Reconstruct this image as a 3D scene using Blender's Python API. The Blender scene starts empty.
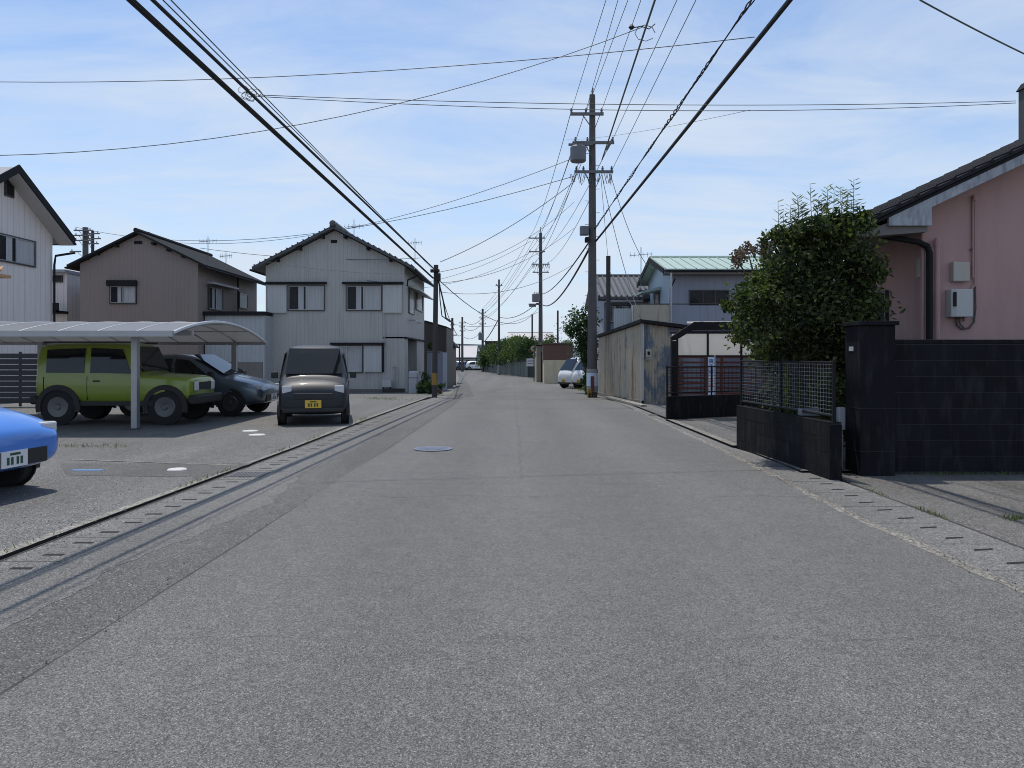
import bpy, math, random
from mathutils import Vector, Matrix
R = math.radians
rnd = random.Random(7)
sc = bpy.context.scene
COL = sc.collection

# ------------------------------------------------------------------ camera, sky, sun, exposure
F, CU, CV, H = 750.0, 512.0, 357.0, 1.47
cd = bpy.data.cameras.new('camera'); cam = bpy.data.objects.new('camera', cd); COL.objects.link(cam)
cam.location = (0, 0, H); cam.rotation_euler = (R(90), 0, 0)
cd.sensor_width = 36; cd.lens = 36*F/1024; cd.shift_x = 0; cd.shift_y = -(384-CV)/1024
cd.clip_start = .05; cd.clip_end = 6000
sc.camera = cam
SUN = Vector((-.17, .30, 1)).normalized()
SEL = math.asin(SUN.z); SAZ = math.atan2(SUN.x, SUN.y)
w = bpy.data.worlds.new('World'); sc.world = w; w.use_nodes = True
nt = w.node_tree; N = nt.nodes; L = nt.links
for n in list(N): N.remove(n)
out = N.new('ShaderNodeOutputWorld'); bg = N.new('ShaderNodeBackground'); bg.inputs[1].default_value = .125
sky = N.new('ShaderNodeTexSky'); sky.sky_type = 'NISHITA'; sky.sun_disc = False
sky.sun_elevation = SEL; sky.sun_rotation = SAZ; sky.air_density = 1.05; sky.dust_density = .35; sky.ozone_density = 3.0; sky.altitude = 0
tc = N.new('ShaderNodeTexCoord'); sep = N.new('ShaderNodeSeparateXYZ'); L.new(tc.outputs['Generated'], sep.inputs[0])
def mth(op, a, b=None, tree=None):
    t = tree or nt
    m = t.nodes.new('ShaderNodeMath'); m.operation = op
    for i, x in enumerate((a, b)):
        if x is None: continue
        if isinstance(x, (int, float)): m.inputs[i].default_value = x
        else: t.links.new(x, m.inputs[i])
    return m.outputs[0]
zz = mth('ADD', mth('MAXIMUM', sep.outputs[2], 0.0), .16)
cx = mth('DIVIDE', sep.outputs[0], zz); cy = mth('DIVIDE', sep.outputs[1], zz)
cmb = N.new('ShaderNodeCombineXYZ'); L.new(mth('MULTIPLY', cx, .75), cmb.inputs[0]); L.new(mth('MULTIPLY', cy, 1.5), cmb.inputs[1])
rotn = N.new('ShaderNodeVectorRotate'); rotn.rotation_type = 'Z_AXIS'; rotn.inputs['Angle'].default_value = R(17); L.new(cmb.outputs[0], rotn.inputs[0])
n1 = N.new('ShaderNodeTexNoise'); n1.inputs['Scale'].default_value = 1.3; n1.inputs['Detail'].default_value = 9; n1.inputs['Roughness'].default_value = .62; n1.inputs['Distortion'].default_value = .5
n2 = N.new('ShaderNodeTexNoise'); n2.inputs['Scale'].default_value = .5; n2.inputs['Detail'].default_value = 3
L.new(rotn.outputs[0], n1.inputs[0]); L.new(cmb.outputs[0], n2.inputs[0])
cl = mth('ADD', mth('MULTIPLY', n1.outputs[0], .65), mth('MULTIPLY', n2.outputs[0], .45))
ramp = N.new('ShaderNodeValToRGB'); ramp.color_ramp.elements[0].position = .47; ramp.color_ramp.elements[1].position = .70
ramp.color_ramp.elements[0].color = (0, 0, 0, 1); ramp.color_ramp.elements[1].color = (1, 1, 1, 1)
L.new(cl, ramp.inputs[0])
mx = N.new('ShaderNodeMix'); mx.data_type = 'RGBA'
hz = N.new('ShaderNodeMapRange'); hz.inputs['From Min'].default_value = .42; hz.inputs['From Max'].default_value = 0.0; L.new(sep.outputs[2], hz.inputs[0]); hz.inputs['To Max'].default_value = .8
L.new(mth('MINIMUM', mth('ADD', mth('ADD', mth('MULTIPLY', ramp.outputs[0], .66), mth('MULTIPLY', hz.outputs[0], .9)), .09), .93), mx.inputs[0]); tint = N.new('ShaderNodeMix'); tint.data_type = 'RGBA'; tint.blend_type = 'MULTIPLY'; tint.inputs[0].default_value = 1; tint.inputs[7].default_value = (.96, 1.12, 1.27, 1); L.new(sky.outputs[0], tint.inputs[6])
L.new(tint.outputs[2], mx.inputs[6]); mx.inputs[7].default_value = (5.5, 6.2, 7.15, 1)
L.new(mx.outputs[2], bg.inputs[0]); L.new(bg.outputs[0], out.inputs[0])
sd = bpy.data.lights.new('sun', 'SUN'); sd.energy = 3.5; sd.angle = R(.53); sd.color = (1, .94, .85)
so = bpy.data.objects.new('sun', sd); COL.objects.link(so); so.rotation_euler = (-SUN).to_track_quat('-Z', 'Y').to_euler()
sc.view_settings.view_transform = 'Standard'; sc.view_settings.look = 'None'; sc.view_settings.gamma = 1
sc.view_settings.use_curve_mapping = False; sc.view_settings.exposure = 0.0
sc.cycles.filter_width = 1.0

# ------------------------------------------------------------------ pixel <-> world
def gz(y): return 0.0 if y < 25 else (-.02*(y-25) if y < 60 else -.7)
def YG(v):
    d = v-CV
    y = H*F/d
    if y < 25: return y
    y = (H*F-.02*25*F)/(d-.02*F)
    if 0 < y < 60: return y
    return (H+.7)*F/d
def G(u, v):
    y = YG(v); return Vector(((u-CU)*y/F, y, gz(y)))
def W(u, v, y): return Vector(((u-CU)*y/F, y, H+(CV-v)*y/F))
def XU(u, y): return (u-CU)*y/F
def ZV(v, y): return H+(CV-v)*y/F

# ------------------------------------------------------------------ materials
def newmat(name):
    m = bpy.data.materials.new(name); m.use_nodes = True
    t = m.node_tree; return m, t, t.nodes['Principled BSDF']
def noise(t, scale, detail=3, vec=None, rough=.55, stretch=None):
    c = t.nodes.new('ShaderNodeTexCoord')
    n = t.nodes.new('ShaderNodeTexNoise'); n.inputs['Scale'].default_value = scale; n.inputs['Detail'].default_value = detail; n.inputs['Roughness'].default_value = rough
    mp = t.nodes.new('ShaderNodeMapping'); t.links.new(c.outputs['Object'], mp.inputs[0]); t.links.new(mp.outputs[0], n.inputs[0])
    if stretch: mp.inputs['Scale'].default_value = stretch
    return n.outputs[0]
def rampn(t, src, p0, p1, c0=(0, 0, 0), c1=(1, 1, 1)):
    r = t.nodes.new('ShaderNodeValToRGB'); r.color_ramp.elements[0].position = p0; r.color_ramp.elements[1].position = p1
    r.color_ramp.elements[0].color = (*c0, 1); r.color_ramp.elements[1].color = (*c1, 1)
    t.links.new(src, r.inputs[0]); return r.outputs[0]
def mixc(t, f, a, b, blend='MIX'):
    m = t.nodes.new('ShaderNodeMix'); m.data_type = 'RGBA'; m.blend_type = blend
    for i, x in ((0, f), (6, a), (7, b)):
        if isinstance(x, (int, float)): m.inputs[i].default_value = x
        elif isinstance(x, tuple): m.inputs[i].default_value = (*x, 1) if len(x) == 3 else x
        else: t.links.new(x, m.inputs[i])
    return m.outputs[2]
def bump(t, src, bs, strength=.3, dist=.01, prev=None):
    b = t.nodes.new('ShaderNodeBump'); b.inputs['Strength'].default_value = strength; b.inputs['Distance'].default_value = dist
    t.links.new(src, b.inputs['Height'])
    if prev is not None: t.links.new(prev, b.inputs['Normal'])
    t.links.new(b.outputs[0], bs.inputs['Normal']); return b.outputs[0]
def mul(c, k): return tuple(min(1, x*k) for x in c)
def mat(name, col, rough=.8, var=.25, scale=3, metal=0, dirt=None, dk=(.1, .09, .08), bmp=0, bscale=40, stretch=None, p=(.45, .7), spec=.5):
    m, t, b = newmat(name)
    c = mixc(t, noise(t, scale, 5, stretch=stretch), mul(col, 1-var), mul(col, 1+var))
    if dirt:
        c = mixc(t, mixc(t, dirt, (0, 0, 0), rampn(t, noise(t, scale*1.7, 6, stretch=(1.6, 1.6, .35), rough=.65), *p)), c, dk)
    t.links.new(c, b.inputs['Base Color'])
    b.inputs['Roughness'].default_value = rough; b.inputs['Metallic'].default_value = metal; b.inputs['Specular IOR Level'].default_value = spec
    if bmp: bump(t, noise(t, bscale, 4), b, bmp, .01)
    return m
def siding(name, col, pitch=.1, horiz=False, dirt=.35, dk=(.12, .11, .1), rough=.6, strength=1.0, dist=.03, var=.08):
    m, t, b = newmat(name)
    c = t.nodes.new('ShaderNodeTexCoord'); s = t.nodes.new('ShaderNodeSeparateXYZ'); t.links.new(c.outputs['Object'], s.inputs[0])
    co = s.outputs[2] if horiz else mth('ADD', s.outputs[0], s.outputs[1], t)
    wv = mth('SINE', mth('MULTIPLY', co, 2*math.pi/pitch, t), None, t)
    wv = mth('MULTIPLY', mth('GREATER_THAN', mth('ABSOLUTE', wv, None, t), .35, t), 1.0, t) if not horiz else mth('FRACT', mth('DIVIDE', co, pitch, t), None, t)
    cc = mixc(t, noise(t, .7, 4), mul(col, 1-var), mul(col, 1+var))
    cc = mixc(t, mixc(t, dirt, (0, 0, 0), rampn(t, noise(t, 2.2, 6, stretch=(2, 2, .22), rough=.65), .5, .8)), cc, dk)
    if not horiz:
        groove_shade = mth('GREATER_THAN', mth('FRACT', mth('DIVIDE', co, pitch, t), None, t), .84, t)
        cc = mixc(t, mth('MULTIPLY', groove_shade, .15, t), cc, mul(dk, .8))  # groove shade painted in as a darker band along each rib
    t.links.new(cc, b.inputs['Base Color']); b.inputs['Roughness'].default_value = rough
    bump(t, wv, b, strength, dist); return m
def asphalt(name, lo, hi, tint=(1, 1, 1), stones=.55, sc1=150, cracks=False, big=.12):
    m, t, b = newmat(name)
    n = noise(t, sc1, 2, rough=.7)
    c = rampn(t, n, .33, .68, tuple(lo*x for x in tint), tuple(hi*x for x in tint))
    tcn = t.nodes.new('ShaderNodeTexCoord')
    for vs_, amp in ((sc1*.9, .45), (sc1*.36, .12), (sc1*.06, .03)):
        vg = t.nodes.new('ShaderNodeTexVoronoi'); vg.inputs['Scale'].default_value = vs_; t.links.new(tcn.outputs['Object'], vg.inputs['Vector'])
        sg_ = t.nodes.new('ShaderNodeSeparateColor'); t.links.new(vg.outputs['Color'], sg_.inputs[0])
        c = mixc(t, 1.0, c, rampn(t, sg_.outputs[1], 0, 1, (1-amp,)*3, (1+amp,)*3), 'MULTIPLY')
    v = t.nodes.new('ShaderNodeTexVoronoi'); v.inputs['Scale'].default_value = sc1*.62; t.links.new(tcn.outputs['Object'], v.inputs['Vector'])
    sv = t.nodes.new('ShaderNodeSeparateColor'); t.links.new(v.outputs['Color'], sv.inputs[0])
    near = mth('LESS_THAN', v.outputs['Distance'], .34, t)
    pick = mth('MULTIPLY', mth('GREATER_THAN', sv.outputs[0], 1-.13*stones, t), near, t)
    c = mixc(t, mth('MULTIPLY', pick, .75, t), c, (.40, .38, .34))
    pickd = mth('MULTIPLY', mth('GREATER_THAN', sv.outputs[1], .86, t), near, t)
    c = mixc(t, mth('MULTIPLY', pickd, .55, t), c, (lo*.4, lo*.4, lo*.42))
    v2 = t.nodes.new('ShaderNodeTexVoronoi'); v2.inputs['Scale'].default_value = 26; t.links.new(tcn.outputs['Object'], v2.inputs['Vector'])
    sv2 = t.nodes.new('ShaderNodeSeparateColor'); t.links.new(v2.outputs['Color'], sv2.inputs[0])
    pk2 = mth('MULTIPLY', mth('GREATER_THAN', sv2.outputs[2], .93, t), mth('LESS_THAN', v2.outputs['Distance'], .17, t), t)
    c = mixc(t, mth('MULTIPLY', pk2, .7*stones, t), c, (.42, .40, .36))
    g = noise(t, .55, 6, stretch=(1.5, .35, 1), rough=.6)
    c = mixc(t, 1.0, c, rampn(t, g, .3, .72, (1-big,)*3, (1+big*.9,)*3), 'MULTIPLY')
    if cracks:
        sx_ = t.nodes.new('ShaderNodeSeparateXYZ'); t.links.new(tcn.outputs['Object'], sx_.inputs[0])
        tw = mth('SINE', mth('ADD', mth('MULTIPLY', sx_.outputs[0], 3.6, t), mth('MULTIPLY', noise(t, .25, 3), 3.0, t), t), None, t)
        c = mixc(t, 1.0, c, rampn(t, mth('ADD', mth('MULTIPLY', tw, .5, t), .5, t), 0, 1, (.95,)*3, (1.04,)*3), 'MULTIPLY')
        st_ = rampn(t, noise(t, 1.1, 4, rough=.6), .66, .74)
        c = mixc(t, mth('MULTIPLY', st_, .30, t), c, (.06, .057, .053))
    g2 = noise(t, 5, 5, rough=.7)
    c = mixc(t, 1.0, c, rampn(t, g2, .3, .75, (.92,)*3, (1.07,)*3), 'MULTIPLY')
    if cracks:
        s = t.nodes.new('ShaderNodeSeparateXYZ'); t.links.new(tcn.outputs['Object'], s.inputs[0])
        wob = mth('MULTIPLY', mth('SUBTRACT', noise(t, 1.3, 7, rough=.7), .5, t), .55, t)
        wob2 = mth('MULTIPLY', mth('SUBTRACT', noise(t, 2.1, 7, rough=.75), .5, t), .35, t)
        tot = None
        gate = rampn(t, noise(t, .8, 3), .40, .52)
        for y0, wd, k in ((3.9, .005, .45), (5.05, .005, .5), (7.9, .008, .6), (8.7, .008, .4), (12.9, .012, .5), (21.5, .045, .75), (26.4, .06, .8), (35.0, .09, .6)):
            d = mth('ABSOLUTE', mth('SUBTRACT', mth('ADD', s.outputs[1], wob, t), y0, t), None, t)
            ln = mth('MULTIPLY', mth('LESS_THAN', d, wd, t), k, t)
            if y0 < 20: ln = mth('MULTIPLY', ln, gate, t)
            tot = ln if tot is None else mth('MAXIMUM', tot, ln, t)
        dx = mth('ABSOLUTE', mth('SUBTRACT', mth('ADD', s.outputs[0], wob2, t), .12, t), None, t)
        lx = mth('MULTIPLY', mth('MULTIPLY', mth('LESS_THAN', dx, .012, t), mth('GREATER_THAN', s.outputs[1], 9.0, t), t), .30, t)
        tot = mth('MAXIMUM', tot, lx, t)
        c = mixc(t, tot, c, (.035, .034, .033))
    t.links.new(c, b.inputs['Base Color']); b.inputs['Roughness'].default_value = .88; b.inputs['Specular IOR Level'].default_value = .3
    bump(t, n, b, .45, .006); return m
def glassm(name, col=(.02, .025, .03), rough=.06, alpha=.55):
    m, t, b = newmat(name); b.inputs['Base Color'].default_value = (*col, 1); b.inputs['Roughness'].default_value = rough
    b.inputs['Alpha'].default_value = alpha; return m
def paint(name, col, rough=.28, metal=.0, coat=.6, var=.05):
    m, t, b = newmat(name); t.links.new(mixc(t, noise(t, 2, 5), mul(col, 1-var), mul(col, 1+var)), b.inputs['Base Color'])
    b.inputs['Roughness'].default_value = rough; b.inputs['Metallic'].default_value = metal; b.inputs['Coat Weight'].default_value = coat; b.inputs['Coat Roughness'].default_value = .08; return m
def leafm(name, c0, c1, trans=.35, rough=.45, sc=1.6):
    m, t, b = newmat(name)
    g = t.nodes.new('ShaderNodeNewGeometry')
    f = mixc(t, .5, noise(t, sc, 4), g.outputs['Random Per Island'])
    c = mixc(t, rampn(t, f, .3, .75), c0, c1)
    t.links.new(c, b.inputs['Base Color']); b.inputs['Roughness'].default_value = rough; b.inputs['Specular IOR Level'].default_value = .3
    tr = t.nodes.new('ShaderNodeBsdfTranslucent'); t.links.new(mixc(t, 1.0, c, (1.25, 1.5, .5), 'MULTIPLY'), tr.inputs[0])
    ms = t.nodes.new('ShaderNodeMixShader'); ms.inputs[0].default_value = trans
    o = t.nodes['Material Output']; t.links.new(b.outputs[0], ms.inputs[1]); t.links.new(tr.outputs[0], ms.inputs[2]); t.links.new(ms.outputs[0], o.inputs[0]); return m
def poly(name, col, a=.6):
    m, t, b = newmat(name); b.inputs['Base Color'].default_value = (*col, 1); b.inputs['Roughness'].default_value = .35
    tr = t.nodes.new('ShaderNodeBsdfTranslucent'); tr.inputs[0].default_value = (*col, 1)
    ms = t.nodes.new('ShaderNodeMixShader'); ms.inputs[0].default_value = a
    o = t.nodes['Material Output']; t.links.new(b.outputs[0], ms.inputs[1]); t.links.new(tr.outputs[0], ms.inputs[2]); t.links.new(ms.outputs[0], o.inputs[0]); return m

M = dict(
 road=asphalt('road_asphalt', .068, .200, (1, .98, .94), .6, 170, cracks=True, big=.1),
 oldroad=asphalt('old_asphalt', .042, .18, (1, .985, .94), .8, 120, big=.2),
 lot=asphalt('lot_asphalt', .03, .255, (1, .985, .94), 1.0, 90, big=.2),
 conc=asphalt('concrete_strip', .085, .20, (1, .985, .93), .4, 130, big=.15),
 slab=asphalt('gutter_slab', .08, .24, (1, .985, .93), .5, 120, big=.2),
 kerb=asphalt('kerb_concrete', .13, .30, (1, .94, .82), .3, 60, big=.4),
 apron=asphalt('apron', .035, .205, (1, .96, .9), .8, 95, big=.35),
 earth=mat('earth', (.16, .14, .10), .95, .3, .8, bmp=.4),
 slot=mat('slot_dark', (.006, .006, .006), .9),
 grime=mat('grime', (.05, .046, .04), .95, .4, 6),
 hill=mat('hill_woods', (.09, .13, .15), .95, .15, .02),
 white_siding=siding('white_siding', (.76, .69, .65), .3, dirt=.2),
 brown_siding=siding('brown_siding', (.28, .225, .20), .18, dirt=.2),
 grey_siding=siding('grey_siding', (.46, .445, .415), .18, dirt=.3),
 panel_pale=siding('pale_panel', (.44, .46, .47), .2, dirt=.3),
 shutter=siding('shutter_metal', (.52, .52, .51), .12, horiz=False, dirt=.25, strength=.4),
 blue_wall=siding('blue_wall', (.42, .52, .60), .3, dirt=.15, strength=.3),
 mauve_wall=siding('mauve_wall', (.25, .27, .33), .3, dirt=.25, strength=.3),
 dark_siding=siding('dark_siding', (.055, .05, .05), .12, dirt=.1),
 beige_wall=mat('beige_wall', (.55, .47, .33), .85, .1, 1, dirt=.2),
 beige_dull=mat('beige_dull', (.32, .28, .21), .85, .1, 1, dirt=.3),
 rust_brown=siding('rust_brown', (.13, .065, .045), .15, dirt=.5, dk=(.05, .03, .025)),
 pink=mat('pink_stucco', (.46, .295, .275), .9, .06, 1.2, dirt=.2, dk=(.22, .12, .12), bmp=.25, bscale=60),
 trim=mat('dark_trim', (.017, .017, .019), .75, .2, 8, spec=.2),
 trim2=mat('charcoal_roof', (.03, .031, .034), .95, .2, 3, bmp=.3, bscale=12, spec=.1),
 tile=mat('roof_tile', (.07, .073, .08), .5, .3, 6, bmp=.8, bscale=9),
 soffit=mat('soffit', (.19, .17, .165), .85, .1, 3),
 fascia=mat('weathered_fascia', (.36, .38, .41), .8, .3, 7, dirt=.7, dk=(.11, .12, .14)),
 wood=mat('old_wood', (.10, .075, .055), .9, .3, 6, stretch=(1, 1, .2)),
 greenroof=siding('green_roof', (.36, .47, .42), .4, dirt=.45, dk=(.33, .37, .35)),
 paleroof=mat('pale_roof', (.5, .48, .47), .7, .12, 1),
 greyroof=mat('grey_roof', (.33, .33, .35), .7, .12, 1),
 orange_tile=mat('orange_tile', (.45, .25, .12), .6, .3, 7),
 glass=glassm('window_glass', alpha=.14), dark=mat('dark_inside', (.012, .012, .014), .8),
 curtain=mat('curtain', (.8, .8, .78), .9, .35, 3, stretch=(9, 9, .3)),
 alu=mat('aluminium', (.38, .38, .39), .4, .1, 5, metal=.7),
 alu_dark=mat('bronze_alu', (.06, .055, .05), .45, .1, 5, metal=.4),
 polyc=poly('polycarbonate', (.42, .42, .42), .5),
 polyw=poly('white_sheet', (.85, .83, .78), .75),
 pole=mat('pole_concrete', (.10, .09, .088), .85, .2, 3, dirt=.4, dk=(.05, .05, .05), bmp=.2),
 polegrey=mat('pole_grey', (.28, .28, .27), .85, .2, 3),
 pole_dark=mat('pole_steel', (.045, .04, .038), .7, .3, 3),
 steel=mat('galvanised', (.15, .15, .155), .55, .2, 9, metal=.3),
 trafo=mat('transformer_grey', (.14, .15, .165), .5, .1, 3),
 insul=mat('insulator', (.13, .12, .12), .3, .1, 9),
 cable=mat('cable_black', (.012, .012, .013), .65, .2, 9),
 wire=mat('wire_grey', (.09, .11, .11), .6, .2, 9),
 block=mat('black_block', (.0115, .012, .015), .9, .45, 2.5, dirt=.55, p=(.5, .66), dk=(.034, .034, .035), bmp=.5, bscale=45, spec=.15),
 blockw=mat('low_wall_black', (.010, .0105, .012), .9, .5, 3.5, dirt=.5, dk=(.05, .05, .048), spec=.15, bmp=.5, bscale=45, p=(.52, .7)),
 mortar=mat('mortar', (.026, .027, .029), .95, .3, 9),
 mesh=mat('black_wire_mesh', (.008, .009, .011), .6, .2, 9, spec=.2),
 whitepl=mat('white_plastic', (.48, .48, .47), .5, .06, 3),
 beigepl=mat('beige_plastic', (.42, .39, .34), .5, .08, 3),
 greypl=mat('grey_plastic', (.42, .43, .44), .6, .1, 3),
 yellow=mat('yellow_marker', (.28, .17, .03), .6, .2, 5), red=mat('red_marker', (.13, .028, .022), .6, .2, 5),
 rubber=mat('tyre', (.018, .018, .018), .85), rim=mat('rim', (.13, .135, .14), .35, .1, 5, metal=.7),
 cglass=glassm('car_glass', (.01, .012, .014), .03, .93),
 green_car=paint('green_paint', (.23, .30, .035)), blue_car=paint('blue_paint', (.045, .19, .60)), black_car=paint('black_paint', (.010, .013, .019), coat=.1, rough=.5),
 grey_car=paint('grey_paint', (.12, .15, .18), metal=.4), white_car=paint('white_paint', (.72, .73, .74)),
 blackpl=mat('black_plastic', (.02, .02, .02), .6), lampglass=mat('lamp_lens', (.6, .6, .6), .12, .1, 9), redlens=mat('red_lens', (.35, .02, .02), .15),
 platew=mat('plate_white', (.7, .7, .7), .5, .03), platey=mat('plate_yellow', (.72, .45, .04), .5, .03), ink=mat('plate_ink', (.02, .08, .04), .6),
 bark=mat('bark', (.07, .055, .04), .95, .3, 9, bmp=.5, bscale=30),
 leaf=leafm('leaf_main', (.014, .028, .014), (.115, .14, .045), .32, .6),
 leafy=leafm('leaf_young', (.10, .14, .06), (.24, .26, .13), .4), leafd=leafm('leaf_dark', (.014, .035, .016), (.07, .12, .04), .3, .5),
 leafh=leafm('leaf_hedge', (.03, .055, .02), (.15, .19, .07), .35, .5, .8), leafp=leafm('leaf_plum', (.07, .05, .055), (.2, .14, .14), .35),
 grass=leafm('weed_blades', (.05, .07, .02), (.17, .19, .06), .35),
 blue_mark=mat('blue_mark', (.10, .2, .36), .7, .3, 20), white_mark=mat('white_mark', (.55, .55, .53), .7, .2, 20), manh=mat('manhole_iron', (.10, .12, .16), .6, .4, 30, metal=.2),
 manb=mat('manhole_blue', (.13, .155, .21), .6, .4, 30), banner=mat('banner_white', (.55, .65, .78), .7, .05), bannerb=mat('banner_blue', (.05, .13, .42), .7), bannerr=mat('banner_red', (.6, .12, .1), .7),
 greenfence=siding('green_fence', (.035, .06, .055), .35, dirt=.1), slat=mat('dark_slat', (.035, .035, .04), .6, .15, 4), concwall=mat('grey_block_wall', (.17, .16, .15), .9, .2, 2, dirt=.4),
 mirror=mat('mirror_glass', (.5, .55, .6), .05, 0, 1, metal=1), orange=mat('orange_rim', (.33, .10, .05), .5), potc=mat('plant_pot', (.12, .07, .05), .8),
)
def rusty(name, blue=.56):
    m, t, b = newmat(name)
    base = mixc(t, noise(t, 1.2, 5, stretch=(1, 1, .4)), (.33, .29, .225), (.50, .445, .345))
    c = mixc(t, rampn(t, noise(t, 1.5, 7, stretch=(2.2, 2.2, .3), rough=.7), .52, .66), base, (.17, .10, .055))
    c = mixc(t, rampn(t, noise(t, 1.1, 6, stretch=(1.2, 1.2, .6), rough=.7), blue, blue+.08), c, (.13, .165, .21))
    c = mixc(t, rampn(t, noise(t, 5, 7, stretch=(2.2, 2.2, .25), rough=.75), .60, .70), c, (.06, .05, .045))
    t.links.new(c, b.inputs['Base Color']); b.inputs['Roughness'].default_value = .75; return m
def vary(m, a, b_):
    t = m.node_tree; bs = t.nodes['Principled BSDF']; src = bs.inputs['Base Color'].links[0].from_socket
    g = t.nodes.new('ShaderNodeNewGeometry'); t.links.new(mixc(t, 1.0, src, rampn(t, g.outputs['Random Per Island'], 0, 1, (a,)*3, (b_,)*3), 'MULTIPLY'), bs.inputs['Base Color'])
vary(M['block'], .88, 1.2); vary(M['blockw'], .85, 1.2)
M['rusty'] = rusty('rusty_sheet', .60); M['rusty_blue'] = rusty('rusty_blue_sheet', .47)

# ------------------------------------------------------------------ mesh building
class MB:
    def __init__(s, world=True): s.v = []; s.f = []; s.world = world
    def add(s, vs, fs):
        b = len(s.v); s.v += [tuple(p) for p in vs]; s.f += [tuple(b+i for i in f) for f in fs]; return s
    def box(s, x0, x1, y0, y1, z0, z1):
        return s.add([(x0, y0, z0), (x1, y0, z0), (x1, y1, z0), (x0, y1, z0), (x0, y0, z1), (x1, y0, z1), (x1, y1, z1), (x0, y1, z1)],
                     [(0, 3, 2, 1), (4, 5, 6, 7), (0, 1, 5, 4), (1, 2, 6, 5), (2, 3, 7, 6), (3, 0, 4, 7)])
    def obox(s, o, a, n, s0, s1, d0, d1, z0, z1):       # a along, n outward
        o, a, n = Vector(o), Vector(a), Vector(n); z = Vector((0, 0, 1))
        vs = [o+a*x+n*y+z*q for q in (z0, z1) for (x, y) in ((s0, d0), (s1, d0), (s1, d1), (s0, d1))]
        return s.add(vs, [(0, 3, 2, 1), (4, 5, 6, 7), (0, 1, 5, 4), (1, 2, 6, 5), (2, 3, 7, 6), (3, 0, 4, 7)])
    def prism(s, pts, e0, e1):                          # pts 3-D polygon (list of Vector), extruded from +e0 to +e1
        e0, e1 = Vector(e0), Vector(e1); n = len(pts)
        vs = [Vector(p)+e0 for p in pts]+[Vector(p)+e1 for p in pts]
        return s.add(vs, [tuple(range(n))[::-1], tuple(range(n, 2*n))]+[(i, (i+1) % n, n+(i+1) % n, n+i) for i in range(n)])
    def tube(s, path, r, n=8, cap=True):
        path = [Vector(p) for p in path]; rs = r if isinstance(r, (list, tuple)) else [r]*len(path)
        prev = None; rings = []
        for i, p in enumerate(path):
            d = (path[min(i+1, len(path)-1)]-path[max(i-1, 0)]).normalized()
            if prev is None:
                a = d.orthogonal().normalized()
            else:
                a = (prev-d*prev.dot(d)); a = a.normalized() if a.length > 1e-6 else d.orthogonal().normalized()
            prev = a; b = d.cross(a)
            rings.append([p+(a*math.cos(2*math.pi*k/n)+b*math.sin(2*math.pi*k/n))*rs[i] for k in range(n)])
        vs = [q for rg in rings for q in rg]; fs = []
        for i in range(len(path)-1):
            for k in range(n): fs.append((i*n+k, i*n+(k+1) % n, (i+1)*n+(k+1) % n, (i+1)*n+k))
        if cap: fs += [tuple(range(n))[::-1], tuple((len(path)-1)*n+k for k in range(n))]
        return s.add(vs, fs)
    def lathe(s, o, axis, prof, n=20):                  # prof: (dist along axis, radius)
        o = Vector(o); axis = Vector(axis).normalized()
        return s.tube2(o, axis, prof, n)
    def tube2(s, o, ax, prof, n):
        a = ax.orthogonal().normalized(); b = ax.cross(a); vs = []; fs = []
        for d, r in prof: vs += [o+ax*d+(a*math.cos(2*math.pi*k/n)+b*math.sin(2*math.pi*k/n))*r for k in range(n)]
        for i in range(len(prof)-1):
            for k in range(n): fs.append((i*n+k, i*n+(k+1) % n, (i+1)*n+(k+1) % n, (i+1)*n+k))
        fs += [tuple(range(n))[::-1], tuple((len(prof)-1)*n+k for k in range(n))]
        return s.add(vs, fs)
    def build(s, name, m, parent=None, smooth=False, bevel=0, sub=0):
        vs = s.v
        if parent is not None and s.world:
            r = parent
            while r.parent: r = r.parent
            mt = (Matrix.Translation(r.location) @ Matrix.Rotation(r.rotation_euler.z, 4, 'Z')).inverted()
            vs = [tuple(mt @ Vector(p)) for p in vs]
        me = bpy.data.meshes.new(name); me.from_pydata(vs, [], s.f); me.validate(); me.materials.append(M[m] if isinstance(m, str) else m)
        if smooth: me.polygons.foreach_set('use_smooth', [True]*len(me.polygons))
        o = bpy.data.objects.new(name, me); COL.objects.link(o)
        if parent is not None: o.parent = parent
        if bevel:
            b = o.modifiers.new('bevel', 'BEVEL'); b.width = bevel; b.segments = 2; b.limit_method = 'ANGLE'
        if sub:
            b = o.modifiers.new('sub', 'SUBSURF'); b.levels = sub; b.render_levels = sub
        return o
def thing(name, label, cat, loc=(0, 0, 0), rotz=0, group=None):
    o = bpy.data.objects.new(name, None); COL.objects.link(o); o.location = loc; o.rotation_euler = (0, 0, rotz)
    return tag(o, label, cat, group)
def tag(o, label, cat, group=None):
    o['label'] = label; o['category'] = cat
    if group: o['group'] = group
    return o
def struct(o): o['kind'] = 'structure'; return o
def centre(o):                                          # origin of a single-mesh thing at its base
    me = o.data; n = len(me.vertices)
    xs = [v.co.x for v in me.vertices]; ys = [v.co.y for v in me.vertices]; zs = [v.co.z for v in me.vertices]
    c = Vector(((min(xs)+max(xs))/2, (min(ys)+max(ys))/2, min(zs)))
    for v in me.vertices: v.co -= c
    o.location = c; return o
def copy_tree(o, parent=None):
    c = o.copy(); COL.objects.link(c); c.parent = parent
    for ch in list(o.children): copy_tree(ch, c)
    return c
def lerp(tab, y):
    if y <= tab[0][0]: a, b = tab[0], tab[1]
    elif y >= tab[-1][0]: a, b = tab[-2], tab[-1]
    else:
        for a, b in zip(tab, tab[1:]):
            if a[0] <= y <= b[0]: break
    return a[1]+(b[1]-a[1])*(y-a[0])/(b[0]-a[0])
def px(*pts):
    r = []
    for u, v in pts: p = G(u, v); r.append((p.y, p.x))
    return r

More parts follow.
